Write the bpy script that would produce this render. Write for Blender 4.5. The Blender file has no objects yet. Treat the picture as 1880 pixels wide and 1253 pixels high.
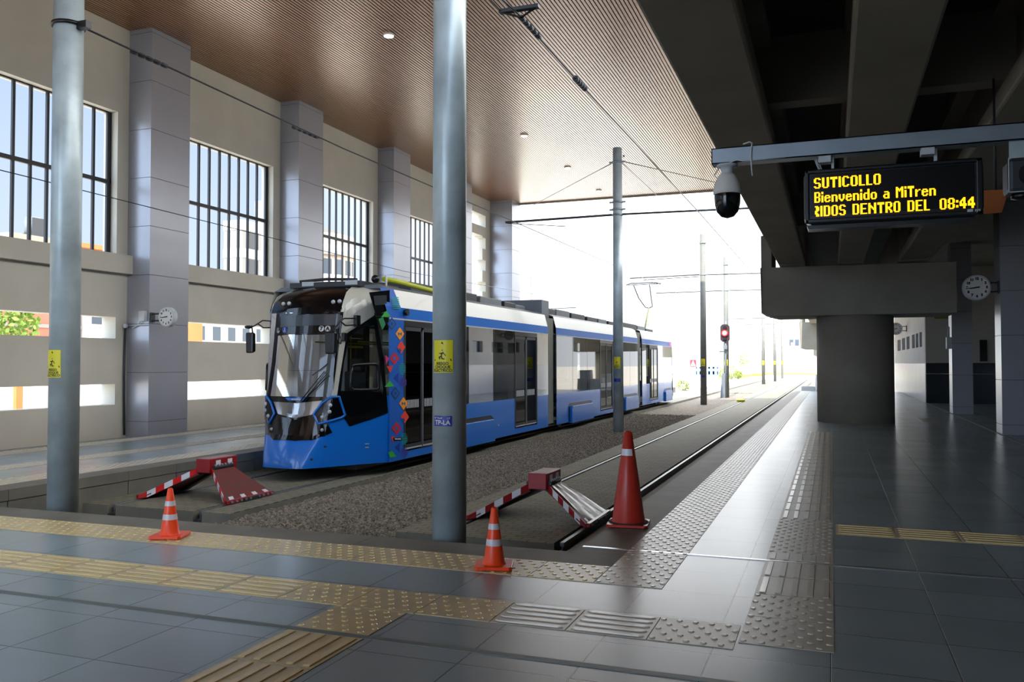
import bpy, bmesh, math, random
import numpy as np
from mathutils import Vector, Matrix
from mathutils.bvhtree import BVHTree
random.seed(7); rng = np.random.default_rng(7)
C = bpy.context.scene.collection
sc = bpy.context.scene

# ------------------------------------------------------------------ camera, world, sun, exposure
F_PX, EYE = 1579.14, Vector((0, 0, 1.6))
def cam_axes(yaw, pitch, roll):
    y, p, r = (math.radians(a) for a in (yaw, pitch, roll))
    fwd = Vector((math.sin(y)*math.cos(p), math.cos(y)*math.cos(p), math.sin(p)))
    right = Vector((math.cos(y), -math.sin(y), 0)); down = fwd.cross(right)
    return right*math.cos(r)+down*math.sin(r), -right*math.sin(r)+down*math.cos(r), fwd
AX_R, AX_D, AX_F = cam_axes(-20.3776, 1.49052, 0.04896)
cam = bpy.data.cameras.new('camera'); cam.sensor_width = 36; cam.lens = 36*F_PX/1880
cam.clip_start = 0.05; cam.clip_end = 2000
cam_o = bpy.data.objects.new('camera', cam); C.objects.link(cam_o)
m = Matrix((AX_R, -AX_D, -AX_F)).transposed().to_4x4(); m.translation = EYE
cam_o.matrix_world = m; sc.camera = cam_o
sc.view_settings.view_transform = 'Standard'; sc.view_settings.look = 'None'
sc.view_settings.gamma = 1; sc.view_settings.use_curve_mapping = False
sc.view_settings.exposure = 0.3

SUN_DIR = Vector((0.02, -0.74, 0.66)).normalized()
world = bpy.data.worlds.new('sky'); sc.world = world; world.use_nodes = True
nt = world.node_tree; nt.nodes.clear()
def wn(t, **k):
    n = nt.nodes.new(t)
    for a, b in k.items(): setattr(n, a, b)
    return n
tc = wn('ShaderNodeTexCoord'); nrm = wn('ShaderNodeVectorMath', operation='NORMALIZE')
nt.links.new(tc.outputs['Generated'], nrm.inputs[0])
dot = wn('ShaderNodeVectorMath', operation='DOT_PRODUCT'); dot.inputs[1].default_value = Vector((0.75, 0.55, 0.35)).normalized()
nt.links.new(nrm.outputs[0], dot.inputs[0])
gl = wn('ShaderNodeMapRange', interpolation_type='SMOOTHSTEP'); gl.inputs[1].default_value = 0.08; gl.inputs[2].default_value = 0.48
nt.links.new(dot.outputs['Value'], gl.inputs[0])
sep = wn('ShaderNodeSeparateXYZ'); nt.links.new(nrm.outputs[0], sep.inputs[0])
hz = wn('ShaderNodeMapRange', interpolation_type='SMOOTHSTEP'); hz.inputs[1].default_value = 0.0; hz.inputs[2].default_value = 0.55
nt.links.new(sep.outputs[2], hz.inputs[0])
blue = wn('ShaderNodeMix', data_type='RGBA'); blue.inputs[6].default_value = (.62, .74, .90, 1); blue.inputs[7].default_value = (.33, .48, .80, 1)
nt.links.new(hz.outputs[0], blue.inputs[0])
hz2 = wn('ShaderNodeMapRange', interpolation_type='SMOOTHSTEP'); hz2.inputs[1].default_value = 0.06; hz2.inputs[2].default_value = 0.42
nt.links.new(sep.outputs[2], hz2.inputs[0])
haze = wn('ShaderNodeMix', data_type='RGBA'); haze.inputs[6].default_value = (2.0, 2.1, 2.2, 1); haze.inputs[7].default_value = (5.6, 5.7, 5.8, 1)
nt.links.new(hz2.outputs[0], haze.inputs[0])
white = wn('ShaderNodeMix', data_type='RGBA'); nt.links.new(haze.outputs[2], white.inputs[7])
nt.links.new(gl.outputs[0], white.inputs[0]); nt.links.new(blue.outputs[2], white.inputs[6])
dot2 = wn('ShaderNodeVectorMath', operation='DOT_PRODUCT'); dot2.inputs[1].default_value = Vector((-0.1, -0.88, 0.45)).normalized()
nt.links.new(nrm.outputs[0], dot2.inputs[0])
gl2 = wn('ShaderNodeMapRange', interpolation_type='SMOOTHSTEP'); gl2.inputs[1].default_value = 0.5; gl2.inputs[2].default_value = 0.95
nt.links.new(dot2.outputs['Value'], gl2.inputs[0])
halo = wn('ShaderNodeMix', data_type='RGBA'); halo.inputs[7].default_value = (3.5, 4.5, 6.0, 1)       # bright sky round the sun, behind the camera
nt.links.new(gl2.outputs[0], halo.inputs[0]); nt.links.new(white.outputs[2], halo.inputs[6])
bg = wn('ShaderNodeBackground'); bg.inputs[1].default_value = 1.0
nt.links.new(halo.outputs[2], bg.inputs[0])
wo = wn('ShaderNodeOutputWorld'); nt.links.new(bg.outputs[0], wo.inputs[0])
sun = bpy.data.lights.new('sun', 'SUN'); sun.energy = 7.0; sun.angle = math.radians(0.6); sun.color = (1, .95, .87)
sun_o = bpy.data.objects.new('sun', sun); C.objects.link(sun_o); sun_o.location = (30, 30, 40)
sun_o.rotation_euler = SUN_DIR.to_track_quat('Z', 'Y').to_euler()

# ------------------------------------------------------------------ helpers
def ray(p):
    return AX_R*((p[0]-940)/F_PX) + AX_D*((p[1]-626.5)/F_PX) + AX_F
def at_z(p, z): d = ray(p); return EYE + d*((z-EYE.z)/d.z)
def at_x(p, x): d = ray(p); return EYE + d*(x/d.x)
def at_y(p, y): d = ray(p); return EYE + d*(y/d.y)

def lin(h):
    h = h.lstrip('#'); v = [int(h[i:i+2], 16)/255 for i in (0, 2, 4)]
    return tuple(x/12.92 if x <= .04045 else ((x+.055)/1.055)**2.4 for x in v) + (1,)

def mat(name, col, rough=.5, metal=0, spec=.5, noise=None, bump=None, emit=None, coat=0):
    """noise=(scale, amount[, second colour]); bump=(scale, strength, distance)"""
    M = bpy.data.materials.new(name); M.use_nodes = True
    t = M.node_tree; b = t.nodes['Principled BSDF']
    c = lin(col) if isinstance(col, str) else tuple(col)+(1,)
    b.inputs['Base Color'].default_value = c
    b.inputs['Roughness'].default_value = rough; b.inputs['Metallic'].default_value = metal
    b.inputs['Specular IOR Level'].default_value = spec; b.inputs['Coat Weight'].default_value = coat
    co = t.nodes.new('ShaderNodeTexCoord')
    if noise:
        n = t.nodes.new('ShaderNodeTexNoise'); n.inputs['Scale'].default_value = noise[0]; n.inputs['Detail'].default_value = 6
        t.links.new(co.outputs['Object'], n.inputs['Vector'])
        r = t.nodes.new('ShaderNodeMapRange'); r.inputs[1].default_value = .3; r.inputs[2].default_value = .7
        t.links.new(n.outputs['Fac'], r.inputs[0])
        x = t.nodes.new('ShaderNodeMix'); x.data_type = 'RGBA'
        c2 = lin(noise[2]) if len(noise) > 2 else tuple(v*(1-noise[1]) for v in c[:3])+(1,)
        x.inputs[6].default_value = c; x.inputs[7].default_value = c2
        t.links.new(r.outputs[0], x.inputs[0]); t.links.new(x.outputs[2], b.inputs['Base Color'])
    if bump:
        n = t.nodes.new('ShaderNodeTexNoise'); n.inputs['Scale'].default_value = bump[0]; n.inputs['Detail'].default_value = 4
        t.links.new(co.outputs['Object'], n.inputs['Vector'])
        k = t.nodes.new('ShaderNodeBump'); k.inputs['Strength'].default_value = bump[1]; k.inputs['Distance'].default_value = bump[2]
        t.links.new(n.outputs['Fac'], k.inputs['Height']); t.links.new(k.outputs[0], b.inputs['Normal'])
    if emit:
        b.inputs['Emission Color'].default_value = lin(emit[0]); b.inputs['Emission Strength'].default_value = emit[1]
    return M

def glass(name, tint, mixf=.25, rough=.02):
    M = bpy.data.materials.new(name); M.use_nodes = True; t = M.node_tree; t.nodes.clear()
    tr = t.nodes.new('ShaderNodeBsdfTransparent'); tr.inputs[0].default_value = lin(tint)
    g = t.nodes.new('ShaderNodeBsdfGlossy'); g.inputs['Roughness'].default_value = rough
    fr = t.nodes.new('ShaderNodeFresnel'); fr.inputs[0].default_value = 1.52
    ad = t.nodes.new('ShaderNodeMath'); ad.operation = 'ADD'; ad.use_clamp = True; ad.inputs[1].default_value = mixf
    mx = t.nodes.new('ShaderNodeMixShader'); o = t.nodes.new('ShaderNodeOutputMaterial')
    t.links.new(fr.outputs[0], ad.inputs[0]); t.links.new(ad.outputs[0], mx.inputs[0])
    t.links.new(tr.outputs[0], mx.inputs[1]); t.links.new(g.outputs[0], mx.inputs[2]); t.links.new(mx.outputs[0], o.inputs[0])
    return M

class MB:
    def __init__(s): s.v = []; s.f = []; s.mi = []; s.sm = []
    def add(s, vs, fs, mi=0, smooth=False):
        o = len(s.v); s.v += [tuple(v) for v in vs]
        for f in fs: s.f.append([i+o for i in f]); s.mi.append(mi); s.sm.append(smooth)
        return s
    def hexa(s, p, mi=0):        # p: 4 bottom ccw, 4 top ccw
        return s.add(p, [(3, 2, 1, 0), (4, 5, 6, 7), (0, 1, 5, 4), (1, 2, 6, 5), (2, 3, 7, 6), (3, 0, 4, 7)], mi)
    def box(s, x0, x1, y0, y1, z0, z1, mi=0):
        x0, x1 = min(x0, x1), max(x0, x1); y0, y1 = min(y0, y1), max(y0, y1); z0, z1 = min(z0, z1), max(z0, z1)
        return s.hexa([(x0, y0, z0), (x1, y0, z0), (x1, y1, z0), (x0, y1, z0), (x0, y0, z1), (x1, y0, z1), (x1, y1, z1), (x0, y1, z1)], mi)
    def prism(s, poly, vec, mi=0):
        vec = Vector(vec); n = len(poly); P = [Vector(p) for p in poly]
        return s.add(P + [p+vec for p in P], [list(range(n))[::-1], list(range(n, 2*n))] + [(i, (i+1) % n, n+(i+1) % n, n+i) for i in range(n)], mi)
    def poly(s, pts, mi=0): return s.add(pts, [list(range(len(pts)))], mi)
    def cyl(s, a, b, r, n=12, r2=None, mi=0, caps=True):
        a, b = Vector(a), Vector(b); d = (b-a).normalized(); u = d.orthogonal().normalized(); w = d.cross(u); r2 = r if r2 is None else r2
        vs = [p+(u*math.cos(t)+w*math.sin(t))*q for p, q in ((a, r), (b, r2)) for t in [2*math.pi*i/n for i in range(n)]]
        s.add(vs, [(i, (i+1) % n, n+(i+1) % n, n+i) for i in range(n)], mi, True)
        if caps: s.add(vs, [list(range(n))[::-1], list(range(n, 2*n))], mi)
        return s
    def tube(s, pts, r, n=8, mi=0):
        pts = [Vector(p) for p in pts]; k = len(pts); vs = []; u = None
        for i, p in enumerate(pts):
            d = ((pts[min(i+1, k-1)]-pts[max(i-1, 0)])).normalized()
            u = d.orthogonal().normalized() if u is None else (u-d*u.dot(d)).normalized(); w = d.cross(u)
            vs += [p+(u*math.cos(t)+w*math.sin(t))*r for t in [2*math.pi*j/n for j in range(n)]]
        s.add(vs, [(i*n+j, i*n+(j+1) % n, (i+1)*n+(j+1) % n, (i+1)*n+j) for i in range(k-1) for j in range(n)], mi, True)
        return s.add(vs, [list(range(n))[::-1], list(range((k-1)*n, k*n))], mi)
    def lathe(s, prof, c=(0, 0, 0), n=24, axis='z', mi=0, close=True):
        c = Vector(c); vs = []
        for r, h in prof:
            for j in range(n):
                t = 2*math.pi*j/n; x, y = r*math.cos(t), r*math.sin(t)
                vs.append(c + (Vector((x, y, h)) if axis == 'z' else Vector((x, -h, y)) if axis == '-y' else Vector((h, x, y))))
        k = len(prof)
        s.add(vs, [(i*n+j, i*n+(j+1) % n, (i+1)*n+(j+1) % n, (i+1)*n+j) for i in range(k-1) for j in range(n)], mi, True)
        if close: s.add(vs, [list(range(n))[::-1], list(range((k-1)*n, k*n))], mi)
        return s
    def sphere(s, c, r, n=12, m=8, mi=0, sx=1, sy=1, sz=1):
        c = Vector(c); vs = []
        for i in range(m+1):
            a = math.pi*i/m
            for j in range(n):
                t = 2*math.pi*j/n; vs.append(c+Vector((sx*r*math.sin(a)*math.cos(t), sy*r*math.sin(a)*math.sin(t), sz*r*math.cos(a))))
        return s.add(vs, [(i*n+j, (i+1)*n+j, (i+1)*n+(j+1) % n, i*n+(j+1) % n) for i in range(m) for j in range(n)], mi, True)
    def mirror(s, xc):           # a copy mirrored in x about xc
        o = MB(); o.v = [(2*xc-v[0], v[1], v[2]) for v in s.v]; o.f = [f[::-1] for f in s.f]; o.mi = list(s.mi); o.sm = list(s.sm); return o
    def join(s, o): return s._j(o)
    def _j(s, o):
        k = len(s.v); s.v += o.v; s.f += [[i+k for i in f] for f in o.f]; s.mi += o.mi; s.sm += o.sm; return s
    def build(s, name, mats, parent=None, bevel=0, fix=True, local=False):
        me = bpy.data.meshes.new(name)
        off = Vector() if (parent is None or local) else world_loc(parent)
        me.from_pydata([tuple(Vector(v)-off) for v in s.v], [], s.f)
        if not isinstance(mats, (list, tuple)): mats = [mats]
        for q in mats: me.materials.append(q)
        me.polygons.foreach_set('material_index', s.mi); me.polygons.foreach_set('use_smooth', s.sm)
        if fix:
            b = bmesh.new(); b.from_mesh(me); bmesh.ops.remove_doubles(b, verts=b.verts, dist=1e-5); bmesh.ops.recalc_face_normals(b, faces=b.faces); b.to_mesh(me); b.free()
        me.update()
        o = bpy.data.objects.new(name, me); C.objects.link(o); o.parent = parent
        if bevel:
            q = o.modifiers.new('bevel', 'BEVEL'); q.width = bevel; q.segments = 2; q.limit_method = 'ANGLE'; q.angle_limit = .7
        return o
def world_loc(o):
    v = Vector()
    while o: v += o.location; o = o.parent
    return v
def tag(o, label=None, cat=None, group=None, kind=None):
    for k, v in (('label', label), ('category', cat), ('group', group), ('kind', kind)):
        if v: o[k] = v
    return o
def thing(name, label, cat, loc=(0, 0, 0), group=None, rz=0):
    o = bpy.data.objects.new(name, None); C.objects.link(o); o.location = loc; o.rotation_euler = (0, 0, rz); o.empty_display_size = .2
    return tag(o, label, cat, group)
def struct(name, mb, m_, label=None, cat=None, group=None, bevel=0, fix=True):
    return tag(mb.build(name, m_, None, bevel, fix), label, cat, group, 'structure')
def dup(root, loc=None, rz=None, label=None, group=None):
    def rec(o, par):
        c = o.copy(); C.objects.link(c); c.parent = par
        for k in o.children: rec(k, c)
        return c
    r = rec(root, None)
    if loc is not None: r.location = loc
    if rz is not None: r.rotation_euler = (0, 0, rz)
    if label: r['label'] = label
    if group: r['group'] = group
    return r
def text_verts(s, size, bold=0.0, align='CENTER', depth=0.0):
    cu = bpy.data.curves.new('lettering', 'FONT'); cu.body = s; cu.size = size; cu.align_x = align; cu.align_y = 'CENTER'; cu.offset = bold; cu.resolution_u = 3
    o = bpy.data.objects.new('lettering', cu); C.objects.link(o)
    dg = bpy.context.evaluated_depsgraph_get(); me = bpy.data.meshes.new_from_object(o.evaluated_get(dg))
    vs = [tuple(v.co) for v in me.vertices]; fs = [list(p.vertices) for p in me.polygons]
    bpy.data.objects.remove(o); bpy.data.meshes.remove(me); bpy.data.curves.remove(cu)
    return vs, fs
def add_text(mb, s, size, fn, bold=0.0, align='CENTER', mi=0):
    vs, fs = text_verts(s, size, bold, align)
    mb.add([fn(v[0], v[1]) for v in vs], fs, mi)

# ------------------------------------------------------------------ materials
def wall_mat(name, col, rough=.7): return mat(name, col, rough, noise=(1.3, .10), bump=(60, .15, .004))
M_wall = wall_mat('wall_plaster', '#c8c2b3')
M_white = wall_mat('white_paint', '#d8d5cf')
M_panel = mat('metal_panel', '#a3a3a9', .28, .3, noise=(.7, .10))
M_groove = mat('panel_joint', '#55565c', .6)
M_bar = mat('black_bar', '#15161a', .45)
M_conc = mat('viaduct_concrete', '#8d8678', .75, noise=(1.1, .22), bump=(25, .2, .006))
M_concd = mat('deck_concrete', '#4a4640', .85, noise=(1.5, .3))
M_kerb = mat('kerb_concrete', '#7d7a6e', .6, noise=(2.2, .30), bump=(90, .25, .003))
M_galv = mat('galvanised_steel', '#bcc9cb', .36, .22, noise=(2.6, .38), bump=(14, .06, .004))
M_mast = mat('weathered_mast', '#74736b', .7, .1, noise=(3, .2))
M_galvd = mat('grey_steel', '#8c959c', .45, .6, noise=(4, .15))
M_black = mat('black_plastic', '#0c0d10', .35)
M_gloss = mat('gloss_black', '#05070b', .10, spec=.45)
M_rubber = mat('rubber', '#2b2b2c', .8)
M_blue = mat('tram_blue', '#0d6cca', .25, spec=.4, coat=.3)
M_cream = mat('tram_cream', '#bdbbad', .3, coat=.15)
M_chrome = mat('chrome', '#8f8f90', .14, 1.0)
M_dgrey = mat('dark_grey', '#2c2f33', .5)
M_mgrey = mat('mid_grey', '#6d7378', .5, noise=(3, .15))
M_lgrey = mat('light_grey', '#b9bdc0', .5)
M_glass = glass('tram_glass', '#b4b7b4', .0)
M_glass_d = glass('tram_side_glass', '#80837f', .0)
M_red = mat('signal_red_paint', '#a0161f', .4, noise=(9, .25), coat=.2)
M_redd = mat('worn_red_paint', '#7d3434', .55, noise=(7, .25, '#6a4440'))
M_whitetape = mat('white_tape', '#e6e6ea', .35)
M_redtape = mat('red_tape', '#e0201c', .35)
M_orange = mat('cone_orange', '#ff4a12', .42, coat=.15)
M_conered = mat('cone_red', '#c8321e', .42, noise=(6, .2), coat=.1)
M_tape = mat('cone_reflective', '#d9cfd2', .3)
M_yel = mat('sticker_yellow', '#e0d416', .45)
M_ink = mat('black_ink', '#0b0b0b', .6)
M_navy = mat('plate_blue', '#1c2f92', .4)
M_led = mat('led_amber', '#ff9a00', .5, emit=('#ffab08', 2.6))
M_hose = mat('hose_green', '#b6be26', .5)
M_brick = mat('brick_red', '#b0604c', .8, noise=(1, .2))
M_bricko = mat('brick_orange', '#c8703c', .8, noise=(1, .15))
M_bldg = mat('building_white', '#bab6af', .7)
M_bldgg = mat('building_grey', '#7a7873', .7)
M_tan = mat('building_tan', '#9a8878', .8)
M_win = mat('building_window', '#3d4650', .15)
M_leaf = mat('leaf_green', '#7f9a3a', .7, noise=(5, .4))
M_grass = mat('grass_green', '#8f9c44', .9, noise=(3, .4))

def node_mat(name): M = bpy.data.materials.new(name); M.use_nodes = True; return M, M.node_tree, M.node_tree.nodes['Principled BSDF']
# slate floor tiles
M_floor, t, b = node_mat('slate_tile')
co = t.nodes.new('ShaderNodeTexCoord'); mp = t.nodes.new('ShaderNodeMapping'); mp.inputs['Location'].default_value = (.02, .12, 0)
t.links.new(co.outputs['Object'], mp.inputs[0])
bk = t.nodes.new('ShaderNodeTexBrick'); bk.offset = 0; bk.inputs['Scale'].default_value = 1; bk.inputs['Brick Width'].default_value = .622; bk.inputs['Row Height'].default_value = .622
bk.inputs['Mortar Size'].default_value = .0035; bk.inputs['Mortar Smooth'].default_value = .2; bk.inputs['Bias'].default_value = 0
bk.inputs['Color1'].default_value = lin('#98a9ae'); bk.inputs['Color2'].default_value = lin('#8d9da2'); bk.inputs['Mortar'].default_value = lin('#2c2f31')
t.links.new(mp.outputs[0], bk.inputs['Vector'])
nz = t.nodes.new('ShaderNodeTexNoise'); nz.inputs['Scale'].default_value = 1.1; nz.inputs['Detail'].default_value = 3; nz.inputs['Distortion'].default_value = .0
t.links.new(co.outputs['Object'], nz.inputs['Vector'])
mr = t.nodes.new('ShaderNodeMapRange'); mr.clamp = False; mr.inputs[1].default_value = .3; mr.inputs[2].default_value = .75; mr.inputs[3].default_value = .93; mr.inputs[4].default_value = 1.07
t.links.new(nz.outputs['Fac'], mr.inputs[0])
mu = t.nodes.new('ShaderNodeMix'); mu.data_type = 'RGBA'; mu.blend_type = 'MULTIPLY'; mu.inputs[0].default_value = 1
t.links.new(bk.outputs['Color'], mu.inputs[6]); t.links.new(mr.outputs[0], mu.inputs[7]); t.links.new(mu.outputs[2], b.inputs['Base Color'])
mr2 = t.nodes.new('ShaderNodeMapRange'); mr2.inputs[1].default_value = .3; mr2.inputs[2].default_value = .7; mr2.inputs[3].default_value = .27; mr2.inputs[4].default_value = .28
t.nodes.remove(mr2); b.inputs['Roughness'].default_value = .27
bp = t.nodes.new('ShaderNodeBump'); bp.inputs['Strength'].default_value = .4; bp.inputs['Distance'].default_value = .003; bp.invert = True
t.links.new(bk.outputs['Fac'], bp.inputs['Height']); t.links.new(bp.outputs[0], b.inputs['Normal'])
# pavers
M_paver, t, b = node_mat('paver')
co = t.nodes.new('ShaderNodeTexCoord')
bk = t.nodes.new('ShaderNodeTexBrick'); bk.inputs['Scale'].default_value = 1; bk.inputs['Brick Width'].default_value = .21; bk.inputs['Row Height'].default_value = .105
bk.inputs['Mortar Size'].default_value = .006; bk.inputs['Mortar Smooth'].default_value = .3
bk.inputs['Color1'].default_value = lin('#88836f'); bk.inputs['Color2'].default_value = lin('#787463'); bk.inputs['Mortar'].default_value = lin('#46443c')
t.links.new(co.outputs['Object'], bk.inputs['Vector']); t.links.new(bk.outputs['Color'], b.inputs['Base Color']); b.inputs['Roughness'].default_value = .75
bp = t.nodes.new('ShaderNodeBump'); bp.inputs['Strength'].default_value = .6; bp.inputs['Distance'].default_value = .008; bp.invert = True
t.links.new(bk.outputs['Fac'], bp.inputs['Height']); t.links.new(bp.outputs[0], b.inputs['Normal'])
# ballast
M_ballast, t, b = node_mat('ballast_bed')
co = t.nodes.new('ShaderNodeTexCoord'); vo = t.nodes.new('ShaderNodeTexVoronoi'); vo.inputs['Scale'].default_value = 24
t.links.new(co.outputs['Object'], vo.inputs['Vector'])
rm = t.nodes.new('ShaderNodeValToRGB'); rm.color_ramp.elements[0].color = lin('#5a5349'); rm.color_ramp.elements[1].color = lin('#9c9181')
sx = t.nodes.new('ShaderNodeSeparateColor'); t.links.new(vo.outputs['Color'], sx.inputs[0]); t.links.new(sx.outputs[0], rm.inputs[0]); t.links.new(rm.outputs[0], b.inputs['Base Color'])
b.inputs['Roughness'].default_value = .9
bp = t.nodes.new('ShaderNodeBump'); bp.inputs['Strength'].default_value = 1; bp.inputs['Distance'].default_value = .03; bp.invert = True
t.links.new(vo.outputs['Distance'], bp.inputs['Height']); t.links.new(bp.outputs[0], b.inputs['Normal'])
M_stone = mat('ballast_stone', '#a99d8b', .9, noise=(14, .55, '#5f5950'))
# tactile
M_tact = mat('tactile_yellow', '#d9c38a', .34, noise=(3.0, .25, '#bfb38e'))
M_tactw = mat('tactile_worn', '#bdb69f', .34, noise=(3.0, .2))
M_tact_r = mat('tactile_yellow_worn_top', '#e6d096', .24)
M_tactw_r = mat('tactile_worn_top', '#dcd8c8', .20)
# ceiling slats
M_slat = mat('copper_slat', '#a87042', .34, .3, .9, noise=(.4, .08), coat=1.0)
M_slat.node_tree.nodes['Principled BSDF'].inputs['Coat Roughness'].default_value = .3
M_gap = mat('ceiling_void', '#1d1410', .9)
M_ground = mat('sunlit_ground', '#d2c8b6', .9, noise=(.4, .15))
M_asph = mat('sunlit_concrete', '#dcd6ca', .85, noise=(.6, .12))
M_dark = mat('dark_tile', '#20262c', .22, noise=(1.2, .2))
M_wtile = mat('white_tile', '#bfbfc2', .25, noise=(1.2, .08))
M_rail = mat('rail_steel', '#85888a', .42, .9)
M_signred = mat('sign_red', '#c0202a', .4)

ZR = -.35        # rail level

# ------------------------------------------------------------------ floors, kerbs, ground
Y0, YE, YP = -18.0, 38.3, 52.0            # back of hall, end of hall, end of platform
mb = MB(); mb.box(-15.1, 8, Y0, 6.64, -.6, 0); mb.box(-1.64, 8, 6.64, YP, -.6, 0)
struct('floor', mb, M_floor)
struct('floor_platform_slab', MB().box(-14.35, -10.25, 6.64, 58, -.6, 0), M_floor)
def kerb_blocks(mb, x0, x1, y0, y1, along, step, z0, z1, gap=.006, off=0):
    a, e = (x0, x1) if along == 'x' else (y0, y1); p = a-off
    while p < e:
        q0, q1 = max(p, a)+gap/2, min(p+step, e)-gap/2
        if q1 > q0+.01:
            if along == 'x': mb.box(q0, q1, y0, y1, z0, z1)
            else: mb.box(x0, x1, q0, q1, z0, z1)
        p += step
mb = MB(); kerb_blocks(mb, -9.83, -1.64, 6.64, 7.07, 'x', 1.25, -.12, 0, off=.4); mb.box(-9.83, -1.66, 6.66, 7.04, -.6, -.12)
mb.box(-15.1, -9.83, 6.64, 6.645, -.6, 0)
struct('kerb', mb, M_kerb)
mb = MB(); kerb_blocks(mb, -2.04, -1.64, 7.075, YP, 'y', 1.25, -.12, 0); mb.box(-1.99, -1.66, 7.07, YP, -.6, -.12)
mb.box(-2.075, -2.04, 7.08, YP, -.05, -.015)
struct('kerb', mb, M_kerb)
mb = MB(); kerb_blocks(mb, -10.25, -9.83, 7.07, 58, 'y', 1.0, -.14, 0); mb.box(-10.2, -9.86, 7.07, 58, -.6, -.14)
kerb_blocks(mb, -9.87, -9.845, 7.07, 58, 'y', 1.0, -.6, -.145, gap=.02)
struct('kerb', mb, M_kerb)
# expansion joints in the floor
struct('trim_1', MB().box(-15, 8, 4.42, 4.475, 0, .004), mat('joint_mortar', '#6f7a78', .5))
struct('trim_2', MB().box(-2.05, 8, 7.275, 7.315, 0, .005), mat('joint_metal', '#c0c3c2', .25, .8))
struct('trim_3', MB().box(3.50, 3.56, 7.4, YP, 0, .004), mat('joint_stone', '#7f7d74', .5))

# raised tactile strips
def dome_tiles(mb, x0, x1, y0, y1, pitch=.104, r=.021):
    nx, ny = round((x1-x0)/pitch), round((y1-y0)/(pitch*.83)); dx, dy = (x1-x0)/nx, (y1-y0)/ny
    cs = [(math.cos(2*math.pi*k/8), math.sin(2*math.pi*k/8)) for k in range(8)]
    for j in range(ny):
        for i in range(nx):
            x, y = x0+dx*(i+.25+.5*(j % 2)), y0+dy*(j+.5)
            vs = [(x+c*r, y+s*r, .004) for c, s in cs]+[(x+c*r*.62, y+s*r*.62, .0095) for c, s in cs]
            mb.add(vs, [(k, (k+1) % 8, 8+(k+1) % 8, 8+k) for k in range(8)]+[tuple(range(8, 16))], 1)
def bar_tiles(mb, x0, x1, y0, y1, along, n=5, tile=.52, w=.017):
    a, e = (x0, x1) if along == 'x' else (y0, y1); k = max(1, round((e-a)/tile)); L = (e-a)/k
    for i in range(k):
        for j in range(n):
            u0, u1 = a+i*L+.022, a+(i+1)*L-.022
            if along == 'x': c = y0+(y1-y0)*(j+.5)/n; P = [(u0, c), (u0+.03, c-w), (u1-.03, c-w), (u1, c), (u1-.03, c+w), (u0+.03, c+w)]
            else: c = x0+(x1-x0)*(j+.5)/n; P = [(c-w*1.2, u0), (c+w*1.2, u0), (c+w*1.2, u1), (c-w*1.2, u1)]
            q = [(x, y, .004) for x, y in P]; mx = sum(x for x, y in P)/len(P); my = sum(y for x, y in P)/len(P)
            tp = [(x+(mx-x)*.03, y+(my-y)*.06, .010) for x, y in P]; m_ = len(P)
            mb.add(q+tp, [(i_, (i_+1) % m_, m_+(i_+1) % m_, m_+i_) for i_ in range(m_)]+[tuple(range(m_, 2*m_))], 1)
def slab_tiles(mb, x0, x1, y0, y1, tx=.52, ty=.52, gap=.007):
    kx, ky = max(1, round((x1-x0)/tx)), max(1, round((y1-y0)/ty))
    for i in range(kx):
        for j in range(ky):
            mb.box(x0+(x1-x0)*i/kx+gap/2, x0+(x1-x0)*(i+1)/kx-gap/2, y0+(y1-y0)*j/ky+gap/2, y0+(y1-y0)*(j+1)/ky-gap/2, -.002, .004)
def strip(parts, m_, label):
    mb = MB()
    for kind, x0, x1, y0, y1 in parts:
        slab_tiles(mb, x0, x1, y0, y1)
        if kind == 'd': dome_tiles(mb, x0, x1, y0, y1)
        else: bar_tiles(mb, x0, x1, y0, y1, kind)
    o = struct('floor_tactile_strip', mb, [m_, M_tact_r if m_ is M_tact else M_tactw_r], fix=False); o['label'] = label
strip([('d', -15, -1.64, 6.12, 6.64)], M_tact, 'yellow domed warning paving along the cross platform edge')
strip([('d', -1.64, -1.14, 6.12, 36)], M_tactw, 'pale domed warning paving beside the near track kerb')
strip([('d', -1.64, -1.14, 36, YP)], M_tactw, 'far stretch of domed warning paving near the platform end')
strip([('x', -15, -3.56, 4.97, 5.44), ('d', -3.56, -2.52, 4.97, 5.44), ('d', -2.52, -2.0, 4.97, 5.44), ('d', -3.08, -2.56, 4.475, 4.965), ('y', -3.08, -2.56, -2, 4.42)], M_tact, 'yellow ribbed guide paving crossing the dark tiles')
strip([('x', -2.0, -1.02, 4.97, 5.44), ('d', -1.02, -.53, 4.97, 5.44), ('d', -.52, 0, 5.10, 6.22), ('y', -.52, 0, 6.22, 7.27), ('y', -.52, 0, 7.32, 7.62), ('d', -.52, 0, 7.62, 9.3), ('y', -.52, 0, 9.3, 21.3)], M_tactw, 'pale ribbed guide paving leading toward the round pier')
strip([('x', .02, 8, 8.62, 9.15)], M_tact, 'yellow ribbed guide paving heading to the dim columns')
strip([('d', -10.77, -10.25, 7.1, 50)], M_tactw, 'domed warning paving on the far platform beside the tram')
strip([('y', -12.2, -11.7, 7.1, 50)], M_tactw, 'ribbed guide paving along the far platform middle')
strip([('d', -14.1, -13.6, 7.1, 50)], M_tactw, 'domed warning paving along the foot of the columns')
struct('floor_drain_strip', MB().box(2.3, 2.75, 25.8, 27.6, 0, .004), mat('drain_steel', '#8c8a80', .35, .5))

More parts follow.
